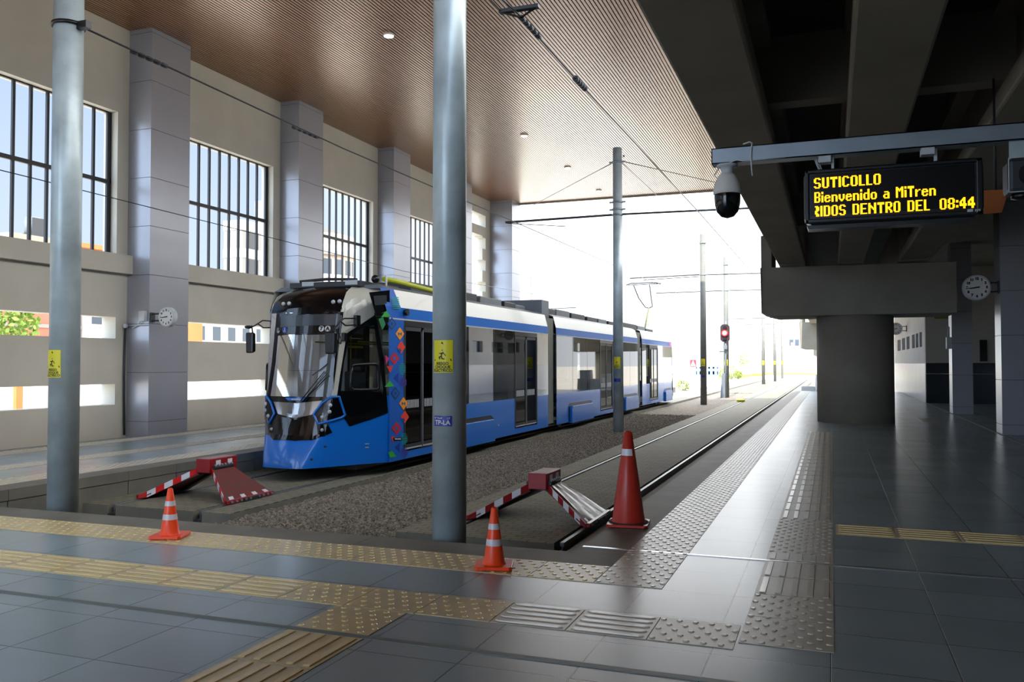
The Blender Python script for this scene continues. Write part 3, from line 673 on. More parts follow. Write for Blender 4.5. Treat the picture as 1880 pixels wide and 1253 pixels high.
# saloon bodies: three sections and two bellows
SECT = [(13.40, 22.44), (23.20, 34.07), (34.92, 41.9)]
ZP = [-.13, .74, 2.40, 2.61, 2.93]; HW = [1.25, 1.25, 1.245, 1.235, 1.15]
DOORS = [(13.95, 15.50), (19.80, 21.50), (28.1, 29.85), (36.45, 38.3)]
BOG = [(15.9, 18.3), (24.5, 27.0), (31.6, 33.9), (39.9, 41.6)]
def side_sheet(mb, y0, y1, i, off=0.0, ya=None):
    mb.add([(TX+HW[i]+off, y0, ZP[i]), (TX+HW[i]+off, y1, ZP[i]), (TX+HW[i+1]+off, y1, ZP[i+1]), (TX+HW[i+1]+off, y0, ZP[i+1])], [(0, 1, 2, 3)])
lab_s = ['front', 'middle', 'rear']
for s, (y0, y1) in enumerate(SECT):
    ds = [d for d in DOORS if y0 <= d[0] < y1]
    ed = [y0]+[v for d in ds for v in d]+[y1]; spans = list(zip(ed[0::2], ed[1::2]))
    lo = MB(); up = MB(); st = MB(); wi = MB(); posts = MB()
    for a, b_ in spans:
        if b_-a < .05: continue
        if b_-a < .7: side_sheet(lo, a, b_, 0); side_sheet(lo, a, b_, 1); continue
        side_sheet(lo, a, b_, 0); n = max(1, round((b_-a)/1.45))
        for k in range(n):
            c0, c1 = a+(b_-a)*k/n, a+(b_-a)*(k+1)/n; g_ = MB(); side_sheet(g_, c0+.012, c1-.012, 1, .002)
            tpart('side_window', g_, M_glass_d, mirror=True)
            posts.box(XS-.06, XS-.004, c0-.02, c0+.05, .74, 2.40)
    for d in ds: lo.add([(XS, d[0], -.13), (XS, d[1], -.13), (XS, d[1], .0), (XS, d[0], .0)], [(0, 1, 2, 3)])
    side_sheet(st, y0, y1, 2); side_sheet(up, y0, y1, 3)
    tpart('skirt', lo, M_blue, mirror=True); tpart('blue_stripe', st, M_blue, mirror=True); tpart('cream_band', up, M_cream, mirror=True); tpart('window_post', posts, M_black, mirror=True)
    rf = MB(); rf.prism([(TX-1.15, y0, 2.93), (TX+1.15, y0, 2.93), (TX+1.0, y0, 3.0), (TX-1.0, y0, 3.0)], (0, y1-y0, 0)); tpart('roof', rf, M_mgrey)
    fl = MB().box(TX-1.2, TX+1.2, y0-.0, y1, -.13, .0); tpart('saloon_floor', fl, M_dgrey)
    tpart('lining', MB().box(TX-1.14, TX+1.14, y0, y1, 2.42, 2.46), M_lgrey)
    tr_ = MB(); tr_.box(XS-.004, XS+.006, y0, y1, 2.385, 2.41); tpart('gutter', tr_, M_lgrey, mirror=True)
    for y in np.arange(y0+2.4, y1-1.2, 1.7):
        if any(d[0]-.5 < y < d[1]+.4 for d in ds): continue
        for sx in (-.75, .75):
            sb = MB(); sb.box(TX+sx-.38, TX+sx+.38, y, y+.42, .38, .46); sb.box(TX+sx-.38, TX+sx+.38, y+.4, y+.47, .42, 1.0); sb.box(TX+sx-.05, TX+sx+.05, y+.1, y+.3, 0, .38)
            tpart('seat', sb, mat('seat_blue', '#3a4a66', .8) if 'seat_blue' not in bpy.data.materials else bpy.data.materials['seat_blue'], bevel=.02)
    hp = MB()
    for d in ds:
        for yy in (d[0]-.12, d[1]+.12): hp.cyl((TX+.8, yy, 0), (TX+.8, yy, 2.42), .017, 8)
    hp.cyl((TX+.45, y0+.3, 2.0), (TX+.45, y1-.3, 2.0), .015, 8); hp.cyl((TX-.45, y0+.3, 2.0), (TX-.45, y1-.3, 2.0), .015, 8)
    tpart('handrail', hp, M_yel)
for y0, y1 in ((22.44, 23.20), (34.07, 34.92)):
    mb = MB(); n = 7
    for k in range(n):
        a = y0+(y1-y0)*k/n; b_ = y0+(y1-y0)*(k+1)/n; mb.box(TX-1.16, TX+1.16, a+.008, b_-.008, -.08, 2.86); mb.box(TX-1.12, TX+1.12, a, b_, -.05, 2.83)
    tpart('bellows', mb, mat('bellows_grey', '#7b7d74', .7) if 'bellows_grey' not in bpy.data.materials else bpy.data.materials['bellows_grey'])
for d0, d1 in DOORS:
    dr = MB(); X0 = XS-.012
    dr.box(X0-.03, X0+.012, d0, d1, 2.28, 2.40); dr.box(X0-.03, X0+.02, d0, d0+.05, 0, 2.28); dr.box(X0-.03, X0+.02, d1-.05, d1, 0, 2.28)
    o = tpart('door', dr, M_black, label='double sliding tram door with dark glass'); mid = (d0+d1)/2
    for a, b_ in ((d0+.05, mid-.01), (mid+.01, d1-.05)):
        lf = MB(); lf.box(X0-.02, X0+.006, a, a+.045, .03, 2.27); lf.box(X0-.02, X0+.006, b_-.045, b_, .03, 2.27); lf.box(X0-.02, X0+.006, a, b_, 2.20, 2.27); lf.box(X0-.02, X0+.008, a, b_, .03, .12)
        l_ = lf.build('door_leaf', M_dgrey, o)
        g_ = MB().box(X0-.008, X0-.004, a+.04, b_-.04, .12, 2.2); g_.box(X0-.004, X0-.001, a+.06, b_-.06, .0, .0) if False else None
        g_.build('door_glass', M_glass_d, o)
        MB().box(X0+.006, X0+.010, a+.01, b_-.01, .035, .06).box(X0+.006, X0+.011, a+.008, a+.016, .06, 2.24).build('door_edging', M_lgrey, o)
        mk = MB()
        for k in range(9): mk.box(X0-.0035, X0-.001, a+.1+k*(b_-a-.2)/9, a+.1+(k+.55)*(b_-a-.2)/9, .78, .93)
        mk.build('hatched_marking', M_lgrey, o)
for y0, y1 in BOG:
    mb = MB(); mb.prism([(XS-.05, y0, -.17), (XS-.05, y1, -.17), (XS-.05, y1, .26), (XS-.05, y1-.1, .33), (XS-.05, y0+.1, .33), (XS-.05, y0, .26)], (.13, 0, 0))
    o = tpart('bogie_cover', mb, M_blue, mirror=True, bevel=.015)
    rim = MB(); rim.prism([(XS-.02, y0-.12, -.12), (XS-.02, y1+.08, -.12), (XS-.02, y1+.08, .34), (XS-.02, y1-.1, .42), (XS-.02, y0+.05, .42), (XS-.02, y0-.12, .34)], (.028, 0, 0)); rim.build('shadow_gap', M_black, o); tpart('shadow_surround', rim.mirror(TX), M_black)  # black plate stands in for the shaded gap round the cover
    wh = MB()
    for yy in (y0+.5, y1-.5):
        for sx in (-.72, .72): wh.cyl((TX+sx-.06, yy, ZR+.31), (TX+sx+.06, yy, ZR+.31), .30, 24)
    wh.build('wheel', M_dgrey, o)
    mb = MB(); mb.sphere((XS+.01, y1+.35, .16), .02, 8, 6); mb.build('reflector', M_white, o)
tpart('underframe', MB().box(TX-.9, TX+.9, 12.9, 43.2, -.22, -.13), M_black)
# rear cab (plain mirror of the front plan)
mb = MB(); mb.prism([(TX-1.25, 41.9, -.13), (TX+1.25, 41.9, -.13), (TX+.95, 43.6, -.13), (TX-.95, 43.6, -.13)], (0, 0, .87)); tpart('rear_skirt', mb, M_blue, bevel=.05)
mb = MB(); mb.add([(TX+1.25, 41.9, .74), (TX+.95, 43.6, .74), (TX+.86, 43.3, 2.4), (TX+1.245, 41.9, 2.4), (TX-1.25, 41.9, .74), (TX-.95, 43.6, .74), (TX-.86, 43.3, 2.4), (TX-1.245, 41.9, 2.4)], [(0, 1, 2, 3), (4, 7, 6, 5), (1, 5, 6, 2)]); tpart('rear_window', mb, M_glass_d)
mb = MB(); mb.add([(TX+1.245, 41.9, 2.4), (TX+.86, 43.3, 2.4), (TX+.7, 42.9, 2.95), (TX+1.1, 41.9, 2.95), (TX-1.245, 41.9, 2.4), (TX-.86, 43.3, 2.4), (TX-.7, 42.9, 2.95), (TX-1.1, 41.9, 2.95)], [(0, 1, 2, 3), (4, 7, 6, 5), (1, 5, 6, 2), (3, 2, 6, 7)]); tpart('rear_brow', mb, M_cream)
mb = MB(); mb.tube([(TX+1.255, 42.0, .0), (TX+1.22, 42.05, 1.6), (TX+1.2, 42.1, 2.4)], .03, 6); mb.tube([(TX+.95, 43.62, .0), (TX+.93, 43.5, 1.0), (TX+.87, 43.32, 2.38)], .03, 6); tpart('rear_pillar', mb, M_black)
tpart('rear_lamp', MB().box(XS-.03, XS+.01, 41.2, 41.55, 2.45, 2.56), mat('tail_pink', '#f03080', .3, emit=('#f03080', .8)), label='pink lamp high on the tram tail')
# patterned band between cab and first door
pb = MB(); O = .004
pb.add([(XS+O, 13.40, -.13), (XS+O, 13.95, -.13), (XS+O, 13.95, .74), (XS+O, 13.40, .74), (XS+O, 13.95, 2.4), (XS+O, 13.38, 2.4), (XS+O-.015, 13.86, 2.61), (XS+O-.015, 13.28, 2.61), (XS+O-.1, 13.74, 2.93), (XS+O-.1, 13.24, 2.93)], [(0, 1, 2, 3), (3, 2, 4, 5), (5, 4, 6, 7), (7, 6, 8, 9)])
cols = {}
def pm(h):
    if h not in cols: cols[h] = mat('pattern_'+h[1:], h, .5, spec=.2)
    return cols[h]
pats = [pm('#0d5cb8')]
def pidx(h):
    m_ = pm(h)
    if m_ not in pats: pats.append(m_)
    return pats.index(m_)
def k8(x, y): return (660+x*160/668, 560+y*300/1253)
def pshape(px, h, o=.010):
    pb.add([at_x(p, XS+o) for p in px], [list(range(len(px)))], pidx(h))
def diamond(cx, cy, rx, ry, h, o=.010): pshape([k8(cx-rx, cy), k8(cx, cy-ry), k8(cx+rx, cy), k8(cx, cy+ry)], h, o)
for dy in (0, 535):
    dx = 0 if dy == 0 else 28
    pshape([k8(165+dx, 95+dy), k8(205+dx, 45+dy), k8(240+dx, 92+dy)], '#2fa83a')
    if dy == 0: pshape([k8(145, 110), k8(180, 95), k8(200, 150), k8(175, 195)], '#1f7a4a')
    diamond(248+dx, 145+dy, 36, 50, '#11406e'); diamond(248+dx, 145+dy, 24, 34, '#0d5cb8', .012); diamond(248+dx, 145+dy, 12, 18, '#11406e', .014)
    diamond(310+dx, 222+dy, 34, 50, '#f09a28'); pshape([k8(297+dx, 208+dy), k8(310+dx, 222+dy), k8(297+dx, 240+dy)], '#1c4a90', .013); pshape([k8(323+dx, 208+dy), k8(310+dx, 222+dy), k8(323+dx, 240+dy)], '#1c4a90', .013)
    diamond(320+dx, 325+dy, 32, 50, '#e0422e'); diamond(308+dx, 350+dy, 14, 20, '#1c4a90', .013)
    diamond(268+dx*.6, 412+dy, 38, 50, '#c01f38'); diamond(268+dx*.6, 412+dy, 14, 18, '#0d5cb8', .013)
    pshape([k8(208+dx, 470+dy), k8(258+dx, 470+dy), k8(235+dx, 522+dy)], '#e03030') if dy == 0 else pshape([k8(245, 1010), k8(275, 1010), k8(255, 1058)], '#e03030')
    if dy == 0: pshape([k8(197, 385), k8(230, 410), k8(203, 460)], '#b02a78')
    for k in range(7):
        h_ = 26*math.sqrt(max(0, 1-((k-3)/3.6)**2)); y_ = 450+k*13+dy; pshape([k8(328+dx*.5-h_, y_), k8(328+dx*.5+h_, y_), k8(328+dx*.5+h_, y_+6), k8(328+dx*.5-h_, y_+6)], '#17a09a')
    for k in range(6):
        h_ = 36*math.sqrt(max(0, 1-((k-2.5)/3.2)**2)); x_ = 310+k*9+dx*.4; y_ = 595+dy; pshape([k8(x_, y_-h_), k8(x_+5, y_-h_), k8(x_+5, y_+h_), k8(x_, y_+h_)], '#4a3a9a')
    pshape([k8(262+dx*.4, 560+dy), k8(298+dx*.4, 520+dy), k8(298+dx*.4, 595+dy)], '#153a9a')
for k in range(7): pshape([k8(268-22+k*2, -60+k*14), k8(300+k*2, -60+k*14), k8(300+k*2, -53+k*14), k8(268-22+k*2, -53+k*14)], '#17a09a')
pshape([k8(220, 1135), k8(250, 1120), k8(285, 1165), k8(235, 1172)], '#2fa83a')
pshape([k8(258, 1020), k8(325, 1018), k8(325, 1040), k8(258, 1042)], '#101010', .012)
for k in range(5): pshape([k8(272+k*9.5, 1025), k8(279+k*9.5, 1025), k8(279+k*9.5, 1034), k8(272+k*9.5, 1034)], '#d8d8d8', .014)
tpart('patterned_panel', pb, pats, label='blue panel with coloured diamonds beside the front door', fix=False)
mb = MB(); mb.poly([at_x(p, XS-.03) for p in (k1(1375, 120), k1(1640, 90), k1(1640, 345), k1(1460, 405))]); tpart('side_display', mb, M_gloss, label='black side display behind the cab')
mb = MB(); mb.poly([at_x(p, XS-.02) for p in (k1(1430, 165), k1(1600, 155), k1(1600, 275), k1(1450, 285))]); tpart('display_screen', mb, bpy.data.materials['dark_screen'])
mb = MB(); q = at_x((743, 574), XS); mb.cyl(q, q+Vector((.07, 0, 0)), .06, 20); tpart('side_camera', mb, M_black)
mb = MB()
for a in (0, 1): mb.box(XS-.3, XS-.295, 13.0, 13.001, 0, 0) if False else None
for i in range(2):
    for k in range(3):
        q = onto((671+k*2.2, 815.5+i*6.5)); mb.box(q.x+.002, q.x+.014, q.y-.012, q.y+.012, q.z-.008, q.z+.008)
tpart('side_label', mb, M_lgrey)
# roof gear
def gear(y0, y1, z1, x0=-.75, x1=.75, m_=M_dgrey, lab=None, name='roof_unit', bev=.02): return tpart(name, MB().box(TX+x0, TX+x1, y0, y1, 3.0, z1), m_, label=lab, bevel=bev)
mb = MB(); mb.box(TX-.75, TX+.75, 13.3, 14.7, 2.97, 3.07); mb.tube([(TX+.6, 13.4, 3.1), (TX-.1, 13.5, 3.14), (TX-.6, 13.4, 3.1)], .03, 6); tpart('roof_unit', mb, M_dgrey, bevel=.01)
for xx in (.55, -.35): tpart('roof_clip', MB().box(TX+xx-.12, TX+xx+.12, 13.28, 13.4, 3.0, 3.08), M_lgrey)
tpart('roof_hose', MB().tube([(TX+.95, 13.75, 3.13), (TX+.97, 14.3, 3.12), (TX+.96, 15.6, 3.08), (TX+.95, 17.2, 3.06)], .05, 8), M_hose, label='yellow green hose along the roof edge')
tpart('hose_cap', MB().sphere((TX+.85, 13.62, 3.12), .075, 12, 8), M_black)
tpart('roof_insulator', MB().cyl((TX+1.0, 13.75, 2.95), (TX+1.0, 13.75, 3.2), .02, 8), M_white)
gear(15.2, 18.6, 3.22); gear(18.8, 20.2, 3.20, m_=M_mgrey); gear(20.4, 21.2, 3.18); gear(21.35, 22.1, 3.16, .1, .7, M_mgrey)
mb = MB().box(TX-1.05, TX+1.05, 22.5, 23.14, 2.86, 3.36); tpart('gangway_box', mb, M_mgrey, label='grey box over the first bellows', bevel=.01)
gear(23.6, 24.7, 3.22); gear(24.8, 26.2, 3.24, m_=M_mgrey); gear(26.4, 28.0, 3.22); gear(28.3, 29.6, 3.2); gear(29.8, 31.0, 3.2, m_=M_mgrey); gear(31.3, 33.2, 3.18)
gear(33.3, 36.2, 3.24, m_=M_dgrey); gear(36.4, 38.0, 3.22, m_=M_mgrey); gear(38.2, 39.8, 3.16)
mb = MB(); yb, Z = 40.6, 3.0
mb.box(TX-.5, TX+.5, 40.0, 42.0, 3.0, 3.1); tpart('pantograph_base', mb, M_dgrey)
mb = MB(); A = Vector((TX, 41.4, 3.1)); K = Vector((TX, 42.6, 4.35))
mb.tube([A, K], .045, 8); mb.tube([A+Vector((.12, .2, 0)), K], .015, 6)
pan = tpart('pantograph', mb, M_hose if False else mat('pantograph_arm', '#8c8a5c', .5), label='folding current collector raised to the overhead wire')
h = MB(); T1, T2 = Vector((TX-.62, 41.4, 5.45)), Vector((TX+.5, 41.4, 5.48))
h.tube([K, K+Vector((-.18, 0, .05)), Vector((TX-.32, 41.7, 4.8)), Vector((TX-.5, 41.4, 5.4))], .03, 6); h.tube([K, K+Vector((.18, 0, .08)), Vector((TX+.3, 41.7, 4.75)), Vector((TX+.28, 41.4, 5.42))], .03, 6)
h.build('upper_arm', M_mgrey, pan)
h = MB(); h.tube([(TX-.85, 41.3, 5.42), (TX-.6, 41.3, 5.5), (TX+.6, 41.3, 5.5), (TX+.85, 41.3, 5.42)], .025, 6); h.tube([(TX-.8, 41.6, 5.44), (TX+.8, 41.6, 5.48)], .02, 6); h.build('collector_head', M_dgrey, pan)
# driver's cab inside
mb = MB(); mb.box(TX-.62, TX+.62, 12.65, 13.1, .7, 1.0); mb.box(TX-.6, TX+.6, 12.7, 13.4, -.05, .75); tpart('dashboard', mb, M_dgrey, bevel=.04)
mb = MB(); mb.box(TX-.25, TX+.25, 13.9, 14.4, .55, .68); mb.box(TX-.24, TX+.24, 14.35, 14.48, .6, 1.45); mb.box(TX-.13, TX+.13, 14.36, 14.46, 1.45, 1.7); mb.cyl((TX, 14.15, 0), (TX, 14.15, .55), .07); tpart('driver_seat', mb, M_dgrey, bevel=.03)
mb = MB(); mb.box(TX-1.15, TX-.5, 14.9, 14.95, 0, 2.4); mb.box(TX+.45, TX+1.15, 14.9, 14.95, 0, .9); mb.box(TX+.45, TX+.5, 14.9, 14.95, 0, 2.4); tpart('cab_partition', mb, M_lgrey)
mb = MB(); mb.box(TX-.62, TX+.62, 12.75, 12.8, 2.1, 2.4); tpart('sun_blind', mb, M_dgrey)
mb = MB(); mb.tube([(TX+.98, 13.34, .9), (TX+1.0, 13.5, 1.6), (TX+.98, 13.55, 2.4)], .05, 6); tpart('cab_inner_post', mb, M_cream, mirror=True)

# ------------------------------------------------------------------ catenary poles with their warning plates
def on_pole(cx, cy, r, a0=-90):
    """(u, z) -> point on the pole skin; u = distance round from the side facing -y"""
    def fn(u, z, e=.002):
        a = math.radians(a0)+u/r; return (cx+(r+e)*math.cos(a), cy+(r+e)*math.sin(a), z)
    return fn
def plate(mb, fn, w, z0, z1, e, mi=0, n=12):
    vs = [fn(-w/2+w*i/n, z, e) for i in range(n+1) for z in (z0, z1)]
    mb.add(vs, [(2*i, 2*i+2, 2*i+3, 2*i+1) for i in range(n)], mi)
def strokes(mb, fn, pts, w, e):
    for (x0, y0), (x1, y1) in zip(pts, pts[1:]):
        L = math.hypot(x1-x0, y1-y0); nx, ny = -(y1-y0)/L*w/2, (x1-x0)/L*w/2; ex, ey = (x1-x0)/L*w*.3, (y1-y0)/L*w*.3
        mb.add([fn(x0+nx-ex, y0+ny-ey, e), fn(x1+nx+ex, y1+ny+ey, e), fn(x1-nx+ex, y1-ny+ey, e), fn(x0-nx-ex, y0-ny-ey, e)], [(0, 1, 2, 3)])
def warning(t, x, y, r, zc, w, h, lettering=True, off=0):
    f0 = on_pole(x, y, r); fn = lambda u, z, e=.002: f0(u+off, z, e); mb = MB(); plate(mb, fn, w, zc-h/2, zc+h/2, .003)
    o = mb.build('warning_plate', M_yel, t); o['label'] = 'yellow electric shock warning plate'
    k = w/.2; zb = zc-h/2+h*.37; tri = [(-.085*k, zb), (0, zc+h/2-.02*k), (.085*k, zb), (-.085*k, zb)]
    mb = MB(); strokes(mb, fn, tri, .009*k, .005)
    ct = zb+.01*k
    strokes(mb, fn, [(-.012*k, ct+.055*k), (.012*k, ct+.062*k)], .014*k, .005); strokes(mb, fn, [(-.03*k, ct+.056*k), (-.012*k, ct+.058*k)], .007*k, .005); strokes(mb, fn, [(.01*k, ct+.062*k), (.035*k, ct+.035*k)], .007*k, .005)
    strokes(mb, fn, [(0, ct+.057*k), (-.008*k, ct+.03*k), (-.03*k, ct+.02*k), (-.022*k, ct+.005*k)], .011*k, .005); strokes(mb, fn, [(-.006*k, ct+.03*k), (-.001*k, ct+.008*k), (.02*k, ct+.004*k)], .011*k, .005); strokes(mb, fn, [(-.004*k, ct+.088*k), (.002*k, ct+.08*k), (.008*k, ct+.09*k)], .005*k, .005)
    mb.build('shock_symbol', M_ink, o)
    if lettering:
        mb = MB()
        for i, s in enumerate(('RIESGO', 'CHOQUE', 'ELECTRICO')): add_text(mb, s, .036*k, lambda u, v, i=i: fn(u, zb-.028*k-.032*k*i+v, .005), .0012*k)
        mb.build('lettering', M_ink, o)
    return o
def number_plate(t, x, y, r, zc, w, h, main, off=0):
    f0 = on_pole(x, y, r); fn = lambda u, z, e=.002: f0(u+off, z, e); mb = MB(); plate(mb, fn, w, zc-h/2, zc+h/2, .003)
    o = mb.build('number_plate', M_navy, t); o['label'] = 'small dark blue pole number plate'
    if main:
        mb = MB(); add_text(mb, main, h*.62, lambda u, v: fn(u, zc-h*.16+v, .005), .002)
        add_text(mb, 'N° Perfil', h*.25, lambda u, v: fn(u-w*.22, zc+h*.28+v, .005), .0006); add_text(mb, 'LV', h*.28, lambda u, v: fn(u+w*.33, zc+h*.27+v, .005), .0008)
        mb.build('lettering', M_white, o)
    return o
def pole(name, label, x, y, r, z0, z1, bands=(), arms=(), stick=None, plate_=None, big=False, taper=0):
    sm_ = M_galv if y < 40 else M_mast
    t = thing(name, label, 'pole', (x, y, z0), 'overhead line poles')
    MB().cyl((x, y, z0), (x, y, z1), r, 32, r2=r-taper).build('shaft', sm_, t)
    for z, q in bands:
        mb = MB().cyl((x, y, z-.03), (x, y, z+.03), r-taper*.8+.012, 24); mb.box(x+r, x+r+.09, y-.02, y+.02, z-.025, z+.025); mb.box(x-r-.09, x-r, y-.02, y+.02, z-.025, z+.025)
        mb.build('clamp_band', M_galvd, t)
    for a, b_, rr in arms:
        MB().tube([a, b_], rr, 8).build('bracket_arm', M_dgrey, t)
    if stick: warning(t, x, y, r, *stick)
    if plate_: number_plate(t, x, y, r, *plate_)
    return t
P1, P2 = (-8.20, 7.42), (-3.36, 7.36)
t1 = pole('catenary_pole', 'thick steel pole with yellow plate in front of the far platform windows', *P1, .163, -.45, 8.0, stick=(1.60, .20, .31), taper=.005)
MB().lathe([(.168, 5.47), (.182, 5.47), (.182, 5.51), (.168, 5.51)], (P1[0], P1[1], 0), 24, close=False).join(MB().box(P1[0]+.16, P1[0]+.3, P1[1]-.04, P1[1]+.04, 5.43, 5.51)).build('cable_ring', M_black, t1)
t2 = pole('catenary_pole', 'thick steel pole with blue number plate in front of the tram side', *P2, .160, -.45, 8.0, stick=(1.665, .20, .30), plate_=(1.07, .185, .095, 'TP-LA'), taper=.005)
t3 = pole('catenary_pole', 'slim steel pole rising behind the big cone between the tracks', -5.93, 25.0, .155, -.45, 8.02, [(7.6, 0), (6.40, 0), (6.18, 0), (6.02, 0)],
     [((-6.1, 25, 6.03), (-9.5, 25, 6.0), .035), ((-5.78, 25, 6.03), (-2.15, 25, 5.98), .03)], (1.62, .2, .34), (1.10, .2, .1, None), taper=.02)
MB().lathe([(.02, 0), (.03, .09), (.012, .1)], (-5.72, 25, 7.75), 12, '-y', close=False).build('rope_loop', M_dgrey, t3)
t4 = pole('catenary_pole', 'steel pole standing in the ballast before the signal', -5.93, 43.1, .155, -.45, 8.0, [(7.55, 0), (5.97, 0)],
     [((-6.1, 43.1, 5.99), (-9.6, 43.1, 5.93), .03), ((-6.1, 43.1, 5.9), (-8.9, 43.1, 5.82), .02), ((-5.78, 43.1, 5.97), (-2.3, 43.1, 5.95), .025)], (1.64, .2, .36), (.95, .2, .09, None), taper=.02)
t5 = pole('catenary_pole', 'steel pole directly behind the red signal', -5.90, 52.7, .155, -.45, 7.95, [(7.5, 0), (5.95, 0)],
     [((-6.1, 52.7, 5.95), (-10.1, 52.7, 5.92), .03), ((-5.78, 52.7, 5.95), (-2.3, 52.7, 5.93), .025)], (1.64, .2, .36), (.95, .2, .09, None), taper=.02)
t6 = pole('catenary_pole', 'pale distant pole standing just beside the pier crosshead', -6.15, 85.9, .155, -.5, 7.9, [(7.5, 0), (5.95, 0)], [((-6.3, 85.9, 5.95), (-9.6, 85.9, 5.9), .03), ((-6, 85.9, 5.95), (-2.6, 85.9, 5.9), .03)], (1.64, .2, .4), None, taper=.02)
t7 = pole('catenary_pole', 'second pale distant pole past the crosshead corner', -5.9, 99.5, .15, -.5, 7.9, [(5.95, 0)], [((-6, 99.5, 5.95), (-9.6, 99.5, 5.9), .03)], (1.64, .2, .4), None, taper=.02)
t8 = pole('catenary_pole', 'third and faintest distant pole toward the far trees', -5.85, 113.5, .15, -.5, 7.9, [(5.95, 0)], [((-6, 113.5, 5.95), (-9.6, 113.5, 5.9), .03)], (1.64, .2, .4), None, taper=.02)
t9 = pole('catenary_pole', 'thin grey mast rising behind the middle of the tram roof', -19.0, 55.0, .10, -.5, 7.6, [(5.3, 0)], [((-19, 55, 5.25), (-15.9, 55, 5.3), .03)], None, None, taper=.02)
# overhead wires
def wire(pts, r, label, parts=(), sag=0):
    t = thing('overhead_wire', label, 'wire', pts[0], 'overhead wires')
    P = []
    for a, b_ in zip(pts, pts[1:]):
        a, b_ = Vector(a), Vector(b_)
        for k in range(8): q = a.lerp(b_, k/8); q.z -= sag*4*(k/8)*(1-k/8); P.append(q)
    P.append(Vector(pts[-1])); MB().tube(P, r, 6).build('strand', M_black, t)
    for a, b_, rr in parts:
        a, b_ = Vector(a), Vector(b_); mb = MB(); n = 5
        for k in range(n): mb.cyl(a.lerp(b_, k/n), a.lerp(b_, (k+.6)/n), rr, 8)
        mb.tube([a, b_], rr*.5, 6); mb.build('insulator', M_dgrey, t)
    return t
w1 = [(P1[0]+.15, P1[1], 5.48), (-8.6, 14, 5.66), (-8.6, 25, 5.72), (-8.55, 43.1, 5.75), (-8.55, 85, 5.8)]
wire(w1, .013, 'dark wire running from the first thick pole over the tram', [((P1[0]+.05, P1[1]+.9, 5.50), (P1[0]+.0, P1[1]+1.6, 5.53), .03), ((-8.6, 12.4, 5.65), (-8.6, 13.2, 5.655), .03)])
wire([(-13.0, 2, 4.95), (-13, 12, 4.82), (-13, 25, 4.6), (-13, 38, 4.83), (-13, 60, 4.9)], .010, 'thin cable crossing the barred windows above the far platform')
w3 = [(-3.5, 6.0, 5.55), (-3.5, 9.62, 5.81), (-3.5, 12.3, 5.80), (-3.5, 25, 5.9), (-3.5, 43.1, 5.9), (-3.5, 85, 5.9)]
wire(w3, .013, 'dark wire with insulators running above the empty track', [((-3.5, 9.75, 5.81), (-3.5, 10.5, 5.82), .035), ((-3.5, 12.1, 5.80), (-3.5, 12.7, 5.81), .045)])
t = thing('tension_bar', 'short dark spreader bar on the wire under the slatted ceiling', 'spreader bar', (-3.5, 9.6, 5.82))
MB().box(-3.72, -3.22, 9.56, 9.64, 5.83, 5.87).build('bar', M_dgrey, t); MB().tube([(-3.68, 9.6, 5.84), (-3.5, 9.75, 5.81), (-3.26, 9.6, 5.84)], .014, 6).build('shackle', M_black, t)
MB().tube([(-3.7, 9.6, 5.85), (-3.75, 6.0, 5.95)], .01, 6).build('tail_wire', M_black, t)
wire([(-6.05, 25, 7.6), (-12.9, 37.6, 8.95)], .014, 'stay wire from the slim pole to the far hall column')
wire([(-5.8, 25, 7.62), (-3.3, 38.0, 9.05)], .016, 'twisted stay wire from the slim pole to the ceiling edge')
wire([(-5.8, 25, 7.58), (-7.2, 38.0, 9.05)], .010, 'thin stay wire dropping from the slim pole top')
wire([(-9.45, 25, 5.97), (-7.6, 25.2, 5.8)], .012, 'curved registration wire under the bracket at the hall end')

# ------------------------------------------------------------------ signal
t = thing('track_signal', 'red lit tram signal with black backboard on a thin post', 'signal', (-6.05, 52.0, -.45))
q = at_y((1331, 612), 52.0)
MB().cyl((q.x+.02, 52.1, -.45), (q.x+.02, 52.1, 4.1), .055, 12).build('post', M_mgrey, t)
w_, h_ = .27, .52; o8 = [(-w_, -h_*.75), (-w_*.55, -h_), (w_*.55, -h_), (w_, -h_*.75), (w_, h_*.75), (w_*.55, h_), (-w_*.55, h_), (-w_, h_*.75)]
MB().prism([(q.x+a, 51.95, q.z+b_) for a, b_ in o8], (0, .12, 0)).build('backboard', mat('signal_black', '#2a1418', .5), t)
MB().cyl((q.x, 51.95, q.z), (q.x, 51.80, q.z), .19, 24).build('lamp_ring', mat('lamp_glow_red', '#d01020', .5, emit=('#ff1020', .9)), t)
MB().cyl((q.x, 51.8, q.z), (q.x, 51.78, q.z), .12, 24).build('lamp_lens', mat('lamp_core', '#ffe0a0', .5, emit=('#ffd890', 4)), t)
for dz in (.33, -.33): MB().cyl((q.x, 51.95, q.z+dz), (q.x, 51.85, q.z+dz), .10, 20).build('dark_lens', M_black, t)
MB().box(q.x-.10, q.x+.12, 51.9, 52.0, q.z-.95, q.z-.72).build('junction_head', M_mgrey, t)
MB().box(q.x-.33, q.x+.05, 51.95, 52.05, q.z-1.12, q.z-1.06).build('bracket', M_dgrey, t)
MB().hexa([(q.x-.28, 51.9, -.45), (q.x-.0, 51.9, -.45), (q.x, 52.2, -.45), (q.x-.28, 52.2, -.45), (q.x-.18, 51.9, 1.0), (q.x, 51.9, 1.0), (q.x, 52.2, 1.0), (q.x-.18, 52.2, 1.0)]).build('relay_case', M_mgrey, t)
t = thing('point_marker', 'small yellow marker lump lying by the rail', 'marker', at_z((1364, 738), ZR))
q = at_z((1360, 738), ZR); MB().sphere((q.x, q.y, q.z+.06), .22, 12, 6, sy=1.2, sz=.45).build('cap', M_yel, t)

